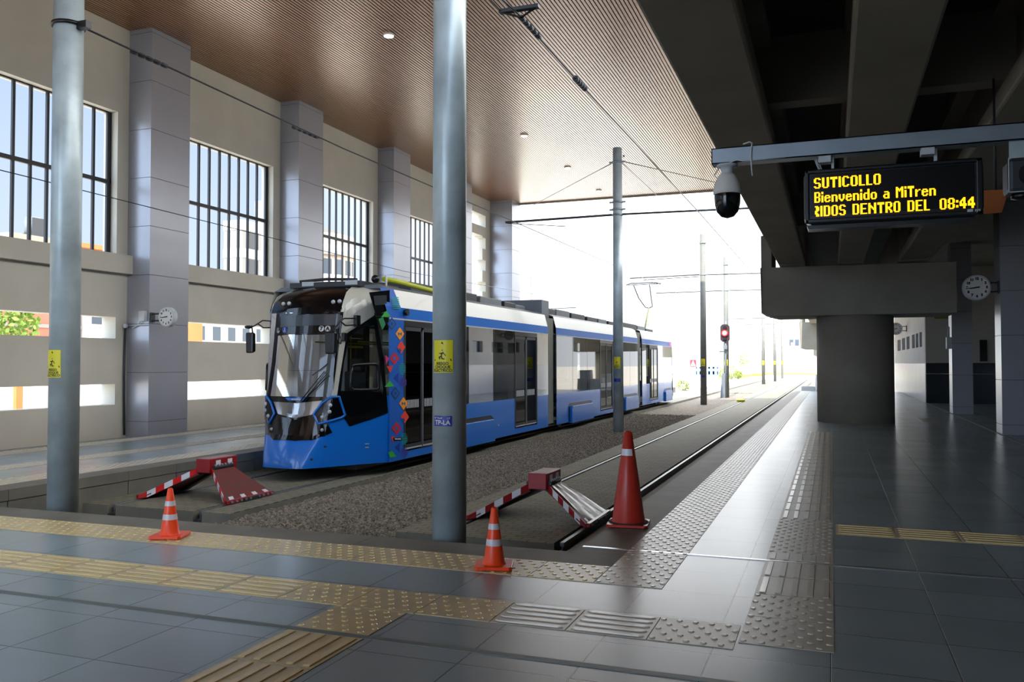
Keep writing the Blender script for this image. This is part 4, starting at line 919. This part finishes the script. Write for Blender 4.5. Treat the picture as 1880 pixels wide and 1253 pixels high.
# ------------------------------------------------------------------ traffic cones
def cone(loc, label, H, rb, rt, base, m_, bands, group, rz):
    t = thing('traffic_cone', label, 'traffic cone', loc, group, rz); hb = .03
    f = lambda z: rb+(rt-rb)*(z-hb)/(H-hb)
    MB().lathe([(f(hb)+.012, hb), (f(hb+.02), hb+.02), (f(H*.5), H*.5), (f(H-.01), H-.01), (f(H)*.7, H), (f(H)*.55, H-.01), (f(H)*.5, H*.6)], n=32, close=False).build('body', m_, t, local=True)
    b_ = base/2; c = b_*.86; mb = MB(); pl = [(-c, -b_), (c, -b_), (b_, -c), (b_, c), (c, b_), (-c, b_), (-b_, c), (-b_, -c)]
    mb.prism([(x, y, 0.006) for x, y in pl], (0, 0, hb-.004))
    for sx in (-1, 1):
        for sy in (-1, 1): mb.box(sx*b_*.55, sx*b_*.9, sy*b_*.55, sy*b_*.9, 0, .01)
    mb.build('base', m_, t, .004, local=True)
    for z0, z1 in bands: MB().lathe([(f(z0)+.0025, z0), (f(z1)+.0025, z1)], n=32, close=False).build('reflective_band', M_tape, t, local=True)
    return t
cone((-5.72, 6.36, .0045), 'small orange cone on the yellow dome paving beside the first thick pole', .45, .085, .022, .29, M_orange, [(.29, .335), (.165, .215)], 'small orange cones', .35)
cone((-2.49, 6.30, .0045), 'small orange cone on the dome paving before the buffer stop feet', .47, .085, .022, .29, M_orange, [(.30, .345), (.175, .225)], 'small orange cones', .30)
tc_ = cone((-1.90, 8.42, 0), 'tall dull red cone on the kerb with a grimy base', .93, .165, .038, .40, M_conered, [], None, .12)
f = lambda z: .165+(.038-.165)*(z-.03)/.9
mb = MB(); n = 10
vs = [((f(z)+.003)*math.cos(a), (f(z)+.003)*math.sin(a), z) for a in [math.radians(-150+100*i/n) for i in range(n+1)] for z in (.69, .755)]
mb.add(vs, [(2*i, 2*i+2, 2*i+3, 2*i+1) for i in range(n)]); mb.build('reflective_patch', M_whitetape, tc_, local=True)
MB().lathe([(.2, .035), (.185, .045), (.15, .034)], n=24, close=False).build('grime_ring', mat('grime', '#4b3f38', .8), tc_, local=True)

# ------------------------------------------------------------------ buffer stops
def buffer_stop(xc, y, label, wrap):
    t = thing('buffer_stop', label, 'buffer stop', (xc, y, ZR), 'red buffer stops')
    B = lambda mb, n_, m_, bv=0, par=t: mb.build(n_, m_, par, bv, local=True)
    mb = MB().box(-.11, .13, .0, .62, .36, .56); o = B(mb, 'head_block', M_red, .008)
    B(MB().box(.131, .136, .14, .24, .44, .53), 'white_mark', M_whitetape, 0, o); B(MB().box(.131, .136, .40, .50, .44, .53), 'white_mark', M_whitetape, 0, o)
    B(MB().box(-.1, .12, .02, .60, .561, .563), 'worn_top', mat('scuffed_top', '#b58a8a', .5, noise=(14, .4)) if 'scuffed_top' not in bpy.data.materials else bpy.data.materials['scuffed_top'], 0, o)
    for s in (1, -1):
        xt, xb = (.13, .70) if s > 0 else (-.11, -.70); x2 = xb+s*.06
        ya, yb, fa, fb = .06, .50, -.42, .60        # top edge and foot edge along the rail
        th = .10
        top = [(xt, ya, .42), (xt, yb, .42), (x2, fb, .05), (x2, fa, .05)]
        mb = MB(); mb.hexa([top[0][:2]+(.42-th,), top[1][:2]+(.42-th,), (x2-s*.02, fb, .012), (x2-s*.02, fa, .012), top[0], top[1], top[2], top[3]])
        o = B(mb, 'slanted_leg', M_redd); o['label'] = 'sloping trapezoid leg bolted over one rail'
        # front flange with tape
        fl = MB(); a0, a1 = Vector((xt, ya-.012, .43)), Vector((x2, fa-.012, .055)); dz = Vector((0, 0, -.085))
        n = 7; tp = [(k/n, (k+1)/n) for k in range(n)]
        for k, (u, v) in enumerate(tp):
            p, q_ = a0.lerp(a1, u), a0.lerp(a1, v); z0 = max((p+dz).z, .012); z1 = max((q_+dz).z, .012)
            fl.add([(p.x, p.y, p.z), (q_.x, q_.y, q_.z), (q_.x, q_.y, z1), (p.x, p.y, z0), (p.x, p.y+.01, p.z), (q_.x, q_.y+.01, q_.z), (q_.x, q_.y+.01, z1), (p.x, p.y+.01, z0)], [(0, 1, 2, 3), (4, 7, 6, 5), (0, 4, 5, 1), (3, 2, 6, 7)], k % 2)
        B(fl, 'striped_flange', [M_redtape if not wrap else M_red, M_whitetape], 0, o)
        # foot bar, tape marks and bolts
        B(MB().box(min(x2, x2+s*.05), max(x2, x2+s*.05), fa, fb, .008, .06), 'foot_bar', M_red, .006, o)
        for k in range(4):
            mk = MB(); u = .08+k*.26; p0 = Vector(top[3]).lerp(Vector(top[2]), u); p1 = Vector(top[3]).lerp(Vector(top[2]), u+.1); r0 = Vector(top[0])*.08+p0*.92; r0 = p0.lerp(Vector(top[0]).lerp(Vector(top[1]), u), .10); r1 = p1.lerp(Vector(top[0]).lerp(Vector(top[1]), u+.1), .10)
            nn = Vector((s*.5, 0, .8)).normalized()*.004; mk.add([p0+nn, p1+nn, r1+nn, r0+nn], [(0, 1, 2, 3)]); B(mk, 'tape_mark', M_whitetape, 0, o)
        for k in range(10):
            if k == 5: continue
            yy = fa+.06+(fb-fa-.12)*k/9; B(MB().cyl((x2+s*.045, yy, .035), (x2+s*.075, yy, .035), .016, 8), 'bolt', M_galvd, 0, o)
        hg = MB().cyl((xt+s*.02, ya, .43), (xt+s*.02, yb, .43), .028, 10); B(hg, 'hinge', M_dgrey, 0, o)
        for k in range(6): B(MB().cyl((xt+s*.02, ya+.04+k*.072, .455), (xt+s*.035, ya+.04+k*.072, .468), .018, 8), 'bolt', M_galvd, 0, o)
        if wrap and s > 0:
            wv = []; N = 8
            for i in range(N+1):
                for j in range(N+1):
                    u, v = i/N, j/N; p = Vector(top[0]).lerp(Vector(top[3]), u).lerp(Vector(top[1]).lerp(Vector(top[2]), u), .12+.86*v); p += Vector((.5, 0, .8))*(.008+.010*math.sin(v*19+u*5)); wv.append(p)
            w2 = MB(); w2.add(wv, [(i*(N+1)+j, i*(N+1)+j+1, (i+1)*(N+1)+j+1, (i+1)*(N+1)+j) for i in range(N) for j in range(N)], 0, True)
            B(w2, 'plastic_wrap', glass('plastic_film', '#c9b8b8', .05, .3), 0, o)
    B(MB().prism([(-.62, .25, .06), (-.60, .25, .03), (.0, .25, .33), (.60, .25, .03), (.62, .25, .06), (.1, .25, .36), (-.08, .25, .36)], (0, .04, 0)), 'cross_brace', M_black)
    for sx in (-1, 1): B(MB().box(sx*.735-.09, sx*.735+.09, -.1, .3, .0, .05), 'rail_clamp', M_dgrey, .005)
    return t
buffer_stop(XL, 10.2, 'dark red buffer stop with red and white stripes before the tram nose', False)
buffer_stop(XR, 10.3, 'dark red buffer stop with plastic wrapped leg beside the tall cone', True)

# ------------------------------------------------------------------ display board, beam, camera, loudspeaker
YB = 7.0
t = thing('steel_beam', 'grey steel channel carrying the display and the camera', 'beam', (3.0, YB, 3.25))
mb = MB(); X0b, X1b = -.89, 7.0; mb.box(X0b, X1b, YB, YB+.008, 3.2, 3.325); mb.box(X0b, X1b, YB, YB+.14, 3.317, 3.325); mb.box(X0b, X1b, YB, YB+.14, 3.2, 3.208); mb.build('channel', M_galvd, t)
MB().box(X0b, X0b+.008, YB, YB+.14, 3.2, 3.325).build('end_plate', M_galvd, t)
for x in (-.02, .70):
    MB().box(x-.06, x+.03, YB+.02, YB+.12, 3.15, 3.2).build('hanger_clip', M_lgrey, t)
t = thing('display_board', 'black amber lettered display board hanging from the steel beam', 'display board', (.43, YB+.1, 2.88))
xa, xb, za, zb = -.19, 1.05, 2.67, 3.10; yf = YB+.0
mb = MB(); c = .05; rc = [(xa+c, za), (xb-c, za), (xb, za+c), (xb, zb-c), (xb-c, zb), (xa+c, zb), (xa, zb-c), (xa, za+c)]
mb.prism([(x, yf+.02, z) for x, z in rc], (0, .22, 0)); mb.build('housing', M_black, t, .015)
for (a, b_, d, e) in ((xa, xb, zb-.045, zb), (xa, xb, za, za+.05), (xa, xa+.05, za, zb), (xb-.06, xb, za, zb)): MB().box(a+.01, b_-.01, yf, yf+.025, d+.008, e-.008).build('bezel', M_black, t, .008)
MB().box(xa+.05, xb-.06, yf+.016, yf+.02, za+.07, zb-.045).build('screen', mat('led_screen', '#0a0a0b', .25), t)
mb = MB(); mb.prism([(xa+.03, yf+.05, za-.03), (xb-.1, yf+.05, za-.03), (xb-.04, yf+.05, za), (xa+.02, yf+.05, za)], (0, .16, 0)); mb.build('lower_housing', M_black, t)
for x in (.02, .74): MB().box(x-.008, x+.012, YB+.07, YB+.11, zb-.01, 3.2).build('hanger', M_lgrey, t)
mb = MB()
for k, cc in enumerate((-.01, .0, .012)): mb.tube([(-.10+cc, YB+.1, 3.2), (-.085+cc, YB+.09, 3.15), (-.06+cc, YB+.11, 3.09)], .004, 5)
mb.build('supply_cable', M_lgrey, t)
G = {'S': '.####.|##..##|##....|##....|.####.|....##|....##|##..##|.####.', 'U': '##..##|##..##|##..##|##..##|##..##|##..##|##..##|##..##|.####.', 'T': '######|######|..##..|..##..|..##..|..##..|..##..|..##..|..##..',
 'I': '##|##|##|##|##|##|##|##|##', 'C': '.####.|##..##|##....|##....|##....|##....|##....|##..##|.####.', 'O': '.####.|##..##|##..##|##..##|##..##|##..##|##..##|##..##|.####.', 'L': '##...|##...|##...|##...|##...|##...|##...|##...|#####',
 'B': '#####.|##..##|##..##|##..##|#####.|##..##|##..##|##..##|#####.', 'M': '##...##|###.###|#######|##.#.##|##...##|##...##|##...##|##...##|##...##', 'D': '#####.|##..##|##..##|##..##|##..##|##..##|##..##|##..##|#####.',
 'E': '######|##....|##....|##....|#####.|##....|##....|##....|######', 'N': '##...##|##...##|###..##|####.##|##.####|##..###|##...##|##...##|##...##', 'R': '#####.|##..##|##..##|##..##|#####.|####..|##.##.|##..##|##..##', 'r.': '###.|.###|.###|.###|###.|##..|###.|.###|.###',
 'i': '##|##|..|##|##|##|##|##|##', 'e': '......|......|......|.####.|##..##|######|##....|##..##|.####.', 'n': '......|......|......|#####.|##..##|##..##|##..##|##..##|##..##', 'v': '......|......|......|##..##|##..##|##..##|##..##|.####.|..##..',
 'd': '....##|....##|....##|.#####|##..##|##..##|##..##|##..##|.#####', 'o': '......|......|......|.####.|##..##|##..##|##..##|##..##|.####.', 'a': '......|......|......|.####.|....##|.#####|##..##|##..##|.#####', 'r': '.....|.....|.....|##.##|###..|##...|##...|##...|##...',
 '0': '.####.|##..##|##..##|##..##|##..##|##..##|##..##|##..##|.####.', '8': '.####.|##..##|##..##|##..##|.####.|##..##|##..##|##..##|.####.', '4': '...##.|..###.|.####.|##.##.|##.##.|######|######|...##.|...##.', ':': '..|..|##|##|..|..|##|##|..', ' ': '....|....|....|....|....|....|....|....|....'}
def led_line(chars, x0, x1, z0, h, name):
    gl_ = [G[c_].split('|') for c_ in chars]; W = sum(len(g_[0]) for g_ in gl_)+len(gl_)-1; cw_, ch = (x1-x0)/W, h/9; x = 0; mb = MB()
    for g_ in gl_:
        for r_ in range(9):
            for c_ in range(len(g_[0])):
                if g_[r_][c_] == '#':
                    a = x0+(x+c_)*cw_; b_ = z0+h-(r_+1)*ch; y = yf+.0145; mb.add([(a+cw_*.06, y, b_+ch*.06), (a+cw_*.96, y, b_+ch*.06), (a+cw_*.96, y, b_+ch*.96), (a+cw_*.06, y, b_+ch*.96)], [(0, 1, 2, 3)])
        x += len(g_[0])+1
    mb.build(name, M_led, t, fix=False)
pb_ = lambda p: at_y(p, yf+.0145)
a, b_ = pb_((1494, 332)), pb_((1617, 322)); HL = .082
led_line(list('SUTICOLLO'), a.x, b_.x, 2.948, HL, 'led_lettering')
a, b_ = pb_((1495, 358)), pb_((1718, 345)); led_line(list('Bienvenido a MiTren'), a.x, b_.x, 2.838, HL, 'led_lettering')
a, b_ = pb_((1496, 384)), pb_((1707, 375)); led_line(['r.']+list('IDOS DENTRO DEL'), a.x, b_.x, 2.730, HL, 'led_lettering')
a, b_ = pb_((1725, 373)), pb_((1790, 369)); led_line(list('08:44'), a.x, b_.x, 2.730, HL, 'led_time_lettering')
q = pb_((1788, 387)); mb = MB(); mb.box(q.x-.045, q.x-.008, yf-.004, yf-.001, q.z-.010, q.z+.010); add_text(mb, 'sys', .032, lambda u, v: (q.x+.022+u, yf-.003, q.z+.002+v), .0008); mb.build('maker_badge', M_lgrey, t)
# dome camera
q = at_y((1335, 300), YB+.07); t = thing('dome_camera', 'white and black dome camera under the beam end', 'camera', (q.x, YB+.07, 3.0))
MB().lathe([(.085, 3.2), (.085, 3.185), (.05, 3.18), (.045, 3.12), (.055, 3.11)], (q.x, YB+.07, 0), 24).build('mount', M_lgrey, t)
MB().lathe([(.055, 3.125), (.075, 3.10), (.10, 3.05), (.112, 2.99), (.112, 2.965), (.09, 2.955)], (q.x, YB+.07, 0), 28).build('housing', M_white, t)
MB().lathe([(.100, 2.965), (.104, 2.94), (.100, 2.88), (.085, 2.82), (.05, 2.78), (.0, 2.765)], (q.x, YB+.07, 0), 28, close=False).build('dome', M_gloss, t)
mb = MB().tube([(q.x-.05, YB+.05, 3.19), (q.x-.10, YB+.05, 3.12), (q.x-.06, YB+.05, 3.07)], .006, 6); mb.build('cable', M_lgrey, t)
q = at_y((1381, 300), YB-.01); t = thing('loose_cable', 'torn pale cable end dangling from the beam next to the camera', 'cable', (q.x, YB-.01, 3.33))
MB().tube([(q.x-.07, YB-.01, 3.335), (q.x-.02, YB-.015, 3.35), (q.x, YB-.012, 3.34), (q.x-.01, YB-.012, 3.25), (q.x-.005, YB-.012, 3.15), (q.x, YB-.01, 3.08)], .006, 6).build('strand', M_lgrey, t)
MB().tube([(q.x-.2, YB-.008, 3.19), (q.x-.12, YB-.01, 3.215), (q.x-.06, YB-.01, 3.2), (q.x+.25, YB-.008, 3.205)], .004, 6).build('tie', M_lgrey, t)
# loudspeaker
q = at_y((1850, 322), YB); t = thing('loudspeaker', 'dark grey loudspeaker box hung from the beam at the picture edge', 'loudspeaker', (q.x+.13, YB, 3.0))
xs = q.x; z0, z1 = at_y((1850, 355), YB).z, at_y((1850, 291), YB).z
MB().box(xs+.02, xs+.2, YB+.04, YB+.06, z1-.02, 3.2).build('bracket', M_galv, t)
MB().box(xs, xs+.30, YB-.02, YB+.22, z0, z1).build('cabinet', M_dgrey, t, .03)
fr_ = MB()
for a in ((xs, xs+.30, z0, z0+.006), (xs, xs+.30, z1-.006, z1), (xs, xs+.006, z0, z1), (xs+.294, xs+.30, z0, z1)): fr_.box(a[0], a[1], YB-.026, YB-.018, a[2], a[3])
fr_.build('rim', M_lgrey, t); MB().cyl((xs+.15, YB-.025, (z0+z1)/2), (xs+.15, YB-.02, (z0+z1)/2), .085, 28).build('horn', M_black, t)
MB().lathe([(.07, 0), (.07, -.03), (.02, -.045)], (xs+.1, YB+.08, z0), 16).build('base_knob', M_black, t)
t = thing('orange_sign', 'orange panel behind the display board edge', 'sign', at_y((1832, 368), 10.0))
a, b_ = at_y((1806, 350), 10.0), at_y((1850, 389), 10.0); MB().prism([(a.x, 10.0, a.z), (b_.x+.02, 10.02, a.z), (b_.x-.05, 10.02, b_.z), (a.x, 10.0, b_.z-.01)], (0, .02, 0)).build('panel', M_bricko, t)
MB().tube([(b_.x-.1, 10.04, a.z), (b_.x-.1, 10.06, 4.56)], .012, 6).build('hanger', M_dgrey, t)

# ------------------------------------------------------------------ clocks
def clock(c, R_, label, arm_to, h_ang, m_ang, thick=.14):
    x, y, z = c; t = thing('station_clock', label, 'clock', (x, y, z), 'double sided station clocks')
    MB().lathe([(R_*.9, 0), (R_, 0.0), (R_*1.02, -.02), (R_*1.02, -thick), (R_*.9, -thick)], (x, y, z), 36, '-y').build('case', M_lgrey, t)
    MB().cyl((x, y-.004, z), (x, y-.001, z), R_*.86, 36).build('dial', M_white, t)
    mb = MB()
    for k in range(1, 13):
        a = math.radians(90-30*k); add_text(mb, str(k), R_*.26, lambda u, v, a=a: (x+R_*.70*math.cos(a)+u, y-.006, z+R_*.70*math.sin(a)+v), .006*R_/.28)
    mb.build('numerals', M_ink, t)
    for nm_, ang, L, w_ in (('hour_hand', h_ang, .52, .045), ('minute_hand', m_ang, .80, .03)):
        a = math.radians(90-ang); u = Vector((math.cos(a), 0, math.sin(a))); n_ = Vector((-u.z, 0, u.x)); o_ = Vector((x, y-.009, z)); w2 = w_*R_*1.3
        mb = MB(); mb.prism([o_-u*R_*.2+n_*w2, o_-u*R_*.2-n_*w2, o_+u*R_*L-n_*w2*.7, o_+u*R_*L+n_*w2*.7], (0, -.004, 0)); mb.build(nm_, M_ink, t)
    s = 1 if arm_to > x else -1
    mb = MB()
    for dz in (-.1, .1): mb.cyl((x+s*R_*.98, y+thick/2, z+dz*R_/.28), (arm_to, y+thick/2, z+dz*R_/.28), .018, 8)
    mb.build('bracket_arm', M_dgrey, t); MB().box(arm_to-s*.03, arm_to, y, y+thick, z-.14*R_/.28, z+.14*R_/.28).build('bracket_plate', M_dgrey, t)
    return t
clock((-14.31+.62, 15.55, 2.64), .27, 'round clock on brackets beside the first wall column', -14.31, 262, 264) if False else None
clock((-13.85, 15.22, 2.64), .215, 'grey clock on short arms beside the first wall column', -14.30, 262, 264, .12)
clock((3.10, 21.88, 3.31), .285, 'dim clock on the panelled column at the picture edge', 3.555, 262, 264)
clock((3.02, 46.8, 3.31), .30, 'small distant clock on the white tiled wall past the pier', 3.515, 262, 264)
t = thing('junction_box', 'pale junction box with loose wires on the first wall column', 'junction box', (-14.45, 15.17, 2.65))
MB().box(-14.52, -14.36, 15.10, 15.195, 2.55, 2.78).build('body', M_lgrey, t, .006)
MB().tube([(-14.5, 15.15, 2.55), (-14.6, 15.15, 2.46), (-14.75, 15.16, 2.40)], .01, 6).build('wire_loop', M_white, t)
MB().cyl((-14.94, 15.15, 2.46), (-14.3, 15.15, 2.46), .012, 8).build('conduit', M_lgrey, t)
t = thing('downpipe', 'dark conduit running down the wall beside the first column', 'conduit', (-14.92, 15.1, 0))
MB().tube([(-14.91, 15.12, 0), (-14.91, 15.1, 1.4), (-14.91, 15.12, 2.45)], .025, 8).build('pipe', M_dgrey, t)
MB().lathe([(.05, 0), (.05, .06)], (-14.88, 15.12, 2.45), 12, '-y').build('ring', M_lgrey, t)

# ------------------------------------------------------------------ outside: houses beyond the hall wall
def house(name, label, x0, x1, y0, y1, h, m_, face='x', rows=(), cols=0, win=(1.0, 1.2), roof=None, bands=(), z0=-.6):
    t = thing(name, label, 'building', ((x0+x1)/2, (y0+y1)/2, z0))
    MB().box(x0, x1, y0, y1, z0, h).build('walls', m_, t)
    if roof: MB().box(x0-.3, x1+.3, y0-.3, y1+.3, h, h+.35).build('roof', roof, t)
    for a, b_, mm_ in bands: MB().box(x0-.06, x1+.06, y0-.06, y1+.06, a, b_).build('floor_band', mm_, t)
    for z in rows:
        for k in range(cols):
            if face == 'x':
                y = y0+(y1-y0)*(k+.5)/cols; MB().box(x1-.05, x1+.03, y-win[0]/2, y+win[0]/2, z, z+win[1]).build('window', M_win, t)
            else:
                x = x0+(x1-x0)*(k+.5)/cols; MB().box(x-win[0]/2, x+win[0]/2, y0-.03, y0+.05, z, z+win[1]).build('window', M_win, t)
    return t
house('brick_house', 'red brick house with grey floor bands behind the wall slot', -46, -40, 28, 37.2, 6.6, M_brick, bands=[(3.55, 3.75, M_bldgg), (2.4, 3.0, M_bldgg)])
house('white_house', 'white house with small windows beyond the wall slot', -46, -40, 37.4, 44.2, 6.4, M_bldg, rows=(1.6, 3.9), cols=3)
house('orange_house', 'orange brick house rising over the first window sill', -55.5, -54, 50.2, 53.6, 10.55, M_bricko, roof=M_bricko)
house('tan_house', 'tan house with an open roof frame over the first window sill', -68, -66, 54.1, 58.6, 12.95, M_tan)
t = thing('water_tank', 'dark water tank standing on the tan house roof', 'water tank', (-67, 57, 12.6)); MB().box(-67.6, -66.2, 56.3, 57.8, 12.95, 13.2).build('stand', M_dgrey, t); MB().cyl((-67, 57, 13.2), (-67, 57, 14.7), .65, 20).build('drum', M_mgrey, t); MB().box(-66.35, -66.25, 56.4, 57.7, 12.95, 14.6).build('frame', M_dgrey, t)
house('brick_shed', 'orange brick wall end beside the clock column', -39.8, -38, 42, 45, 5.2, M_bricko)
house('pale_flats', 'pale long flats with paired windows seen by the tram mirror', -56, -50, 58, 76, 6.4, M_bldg, rows=(1.2, 3.6), cols=9)
# apartment block with balconies
t = house('apartment_block', 'grey apartment block with open balconies in the second window', -62.5, -60, 77.3, 89, 17.2, M_bldgg, bands=[(16.2, 17.3, M_bldg), (13.2, 14.2, M_bldg), (10.2, 11.2, M_bldg), (7.2, 8.2, M_bldg)])
for z in (14.2, 11.2, 8.2):
    for y in (79.2, 81.6, 84.3, 87.0): MB().box(-60.1, -59.95, y-.8, y+.8, z+.1, z+1.9).build('balcony_opening', M_dgrey, t)
MB().box(-62.4, -60.1, 82.5, 88.5, 17.3, 20.4).build('roof_room', M_bldgg, t)
# round tower
t = thing('round_tower', 'cream round apartment tower in the third window', 'building', (-66, 96, -.6))
MB().cyl((-66, 98, -.6), (-66, 98, 18.4), 6.6, 40).build('drum', M_tan, t)
for z in (4.6, 8.2, 11.8, 15.6): MB().cyl((-66, 98, z), (-66, 98, z+1.25), 6.9, 40).build('balcony_band', M_bldg, t)
for z in (5.85, 9.45, 13.05):
    for k in range(9):
        a = math.radians(-95+k*16); c, s = math.cos(a), math.sin(a); p = Vector((-66+6.58*c, 98+6.58*s, z)); u = Vector((-s, c, 0))
        MB().hexa([p-u*.6, p+u*.6, p+u*.6+Vector((c, s, 0))*.08, p-u*.6+Vector((c, s, 0))*.08]+[q+Vector((0, 0, 2.0)) for q in (p-u*.6, p+u*.6, p+u*.6+Vector((c, s, 0))*.08, p-u*.6+Vector((c, s, 0))*.08)]).build('window', M_win, t)
MB().box(-72, -63, 97, 103, 18.4, 19.6).build('roof_room', M_bldgg, t)
# low perimeter wall with a brick post
t = thing('perimeter_wall', 'white sunlit yard wall seen through the low slots', 'wall', (-27, 30, -.3)); MB().box(-27.2, -27, 0, 110, -.3, 1.3).build('panel', M_white, t)
t = thing('brick_post', 'orange brick gate post in the low slot before the wall', 'post', at_x((34, 740), -26.5)); q = at_x((34, 740), -26.5); MB().box(-26.6, -26.45, q.y-.13, q.y+.13, -.3, 2.0).build('shaft', M_bricko, t); MB().box(-26.85, -26.35, q.y-.17, q.y+.17, 2.0, 2.1).build('cap', M_bldgg, t)
def tree(name, label, c, r, h, cat='tree', n=1400, leaf=.16, m_=None, trunk=True):
    t = thing(name, label, cat, c); mb = MB()
    for _ in range(n):
        d = rng.normal(size=3); d /= np.linalg.norm(d); d *= r*rng.uniform(.35, 1)**.5; p = Vector((c[0]+d[0], c[1]+d[1], c[2]+h+d[2]*.9)); a = Vector(rng.normal(size=3)).normalized()*leaf; b_ = a.cross(Vector(rng.normal(size=3))).normalized()*leaf*.6
        mb.add([p-a, p+b_, p+a, p-b_], [(0, 1, 2, 3)])
    mb.build('foliage', m_ or M_leaf, t, fix=False)
    if trunk: MB().cyl((c[0], c[1], c[2]), (c[0], c[1], c[2]+h), .12, 8, .07).build('trunk', M_tan, t)
q = at_x((4, 600), -33); tree('leafy_tree', 'light green tree at the edge of the wall slot', (-33, q.y-.4, -.3), 1.7, 3.7)
q = at_x((322, 728), -25); tree('small_shrub', 'little green shrub in the low slot beside the column', (-25, q.y, -.3), .28, .35, 'shrub', 200, .06, trunk=False)

# ------------------------------------------------------------------ outside: beyond the hall end
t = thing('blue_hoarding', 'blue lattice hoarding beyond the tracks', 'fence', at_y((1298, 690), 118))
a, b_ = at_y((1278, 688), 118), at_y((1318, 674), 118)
M_hoard = mat('hazed_blue', '#6f9fd6', .5)  # blue lightened in the colour itself to suggest bright haze
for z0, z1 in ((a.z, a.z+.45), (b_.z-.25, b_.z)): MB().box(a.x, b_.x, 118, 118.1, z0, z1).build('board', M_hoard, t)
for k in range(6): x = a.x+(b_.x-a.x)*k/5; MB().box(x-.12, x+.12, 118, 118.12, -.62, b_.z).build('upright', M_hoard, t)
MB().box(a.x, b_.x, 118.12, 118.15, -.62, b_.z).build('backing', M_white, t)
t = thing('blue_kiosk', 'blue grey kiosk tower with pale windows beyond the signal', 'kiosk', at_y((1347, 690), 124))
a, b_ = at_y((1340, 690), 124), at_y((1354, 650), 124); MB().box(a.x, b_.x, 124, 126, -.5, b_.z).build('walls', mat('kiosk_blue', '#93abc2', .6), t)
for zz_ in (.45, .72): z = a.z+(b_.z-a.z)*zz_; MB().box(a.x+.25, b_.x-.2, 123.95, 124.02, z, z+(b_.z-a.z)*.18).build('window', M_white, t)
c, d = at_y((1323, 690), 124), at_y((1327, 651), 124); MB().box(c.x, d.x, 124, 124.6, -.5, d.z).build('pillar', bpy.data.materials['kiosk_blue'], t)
t = thing('warning_road_sign', 'faded red and white triangle road sign board beyond the tracks', 'road sign', at_y((1272, 690), 100))
a, b_ = at_y((1267, 674), 100), at_y((1278, 661), 100); MB().box(a.x, b_.x, 100, 100.06, a.z, b_.z).build('board', M_signred, t)
mx = (a.x+b_.x)/2; mb = MB(); mb.prism([(mx-.28, 99.98, a.z+.12), (mx+.28, 99.98, a.z+.12), (mx, 99.98, b_.z-.08)], (0, .015, 0)); mb.build('triangle', M_white, t); MB().cyl((mx, 100.1, -.5), (mx, 100.1, b_.z), .05, 8).build('post', M_mgrey, t)
g = MB(); g.box(-60, -12.5, 128, 150, -.6, -.25); g.box(-12.5, 3, 150, 175, -.6, -.2); tag(g.build('grass', M_grass), kind='stuff', label='strips of sunlit yellow green grass far beyond the tracks', cat='grass')
for px, Y, r_, h_ in ((1330, 112, .8, .8), (1343, 114, 1.0, .9), (1355, 116, .6, .6)):
    q = at_y((px, 690), Y); tree('roadside_shrub', {1330: 'yellow green shrub just left of the signal foot', 1343: 'fuller yellow green shrub right of the signal foot', 1355: 'lowest yellow green shrub by the pale kiosk'}[px], (q.x, Y, -.5), r_, h_, 'shrub', 500, .09, M_grass)
q = at_y((1254, 705), 62); tree('trackside_weed', 'green weeds growing past the tram tail', (q.x, 62, -.5), .5, .45, 'weed', 300, .07, M_grass, trunk=False)
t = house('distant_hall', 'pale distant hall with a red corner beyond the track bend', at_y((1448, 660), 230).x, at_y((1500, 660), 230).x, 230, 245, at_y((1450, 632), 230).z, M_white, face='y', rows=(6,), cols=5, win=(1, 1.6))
q = at_y((1455, 640), 229.5); MB().box(q.x-.4, q.x+.4, 229.5, 230, -.6, q.z+1.5).build('red_corner', mat('hazed_red', '#d9838c', .6), t)  # red paled to imitate haze and glare over the distance
a, b_ = at_y((1496, 690), 180), at_y((1530, 640), 180); house('red_house', 'small red house peeping past the round pier', a.x, b_.x, 180, 190, b_.z, bpy.data.materials['hazed_red'])
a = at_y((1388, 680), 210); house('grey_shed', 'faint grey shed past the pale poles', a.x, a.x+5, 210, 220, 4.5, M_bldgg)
a = at_y((1362, 680), 190); q = a; tree('distant_tree', 'faint distant tree between the signal and the pale poles', (a.x, 190, -.5), 1.6, 3.0, n=500, leaf=.3, m_=mat('hazed_leaf', '#c3cf9a', .8))  # distance haze is put into the pale leaf colour
# platform end: pale blocks of stone
for k, (x, y, w_, h_) in enumerate(((-1.3, 53.0, .9, .55), (-.4, 53.6, 1.0, .95), (.62, 54.3, 1.0, 1.5), (-.6, 55.5, .8, 1.2))):
    tag(MB().hexa([(x-w_/2, y, -.6), (x+w_/2, y, -.6), (x+w_/2, y+.8, -.6), (x-w_/2, y+.8, -.6), (x-w_*.4, y+.1, h_-.3), (x+w_*.42, y+.05, h_-.3), (x+w_*.4, y+.7, h_-.32), (x-w_*.42, y+.7, h_-.28)]).build('stone_block', M_bldg, None, .05), ['low pale stone block at the end of the platform', 'wider pale stone block behind the low one', 'tall pale stone block beside the far pier', 'pale stone block at the back of the pile'][k], 'stone block', 'stone blocks at the platform end')
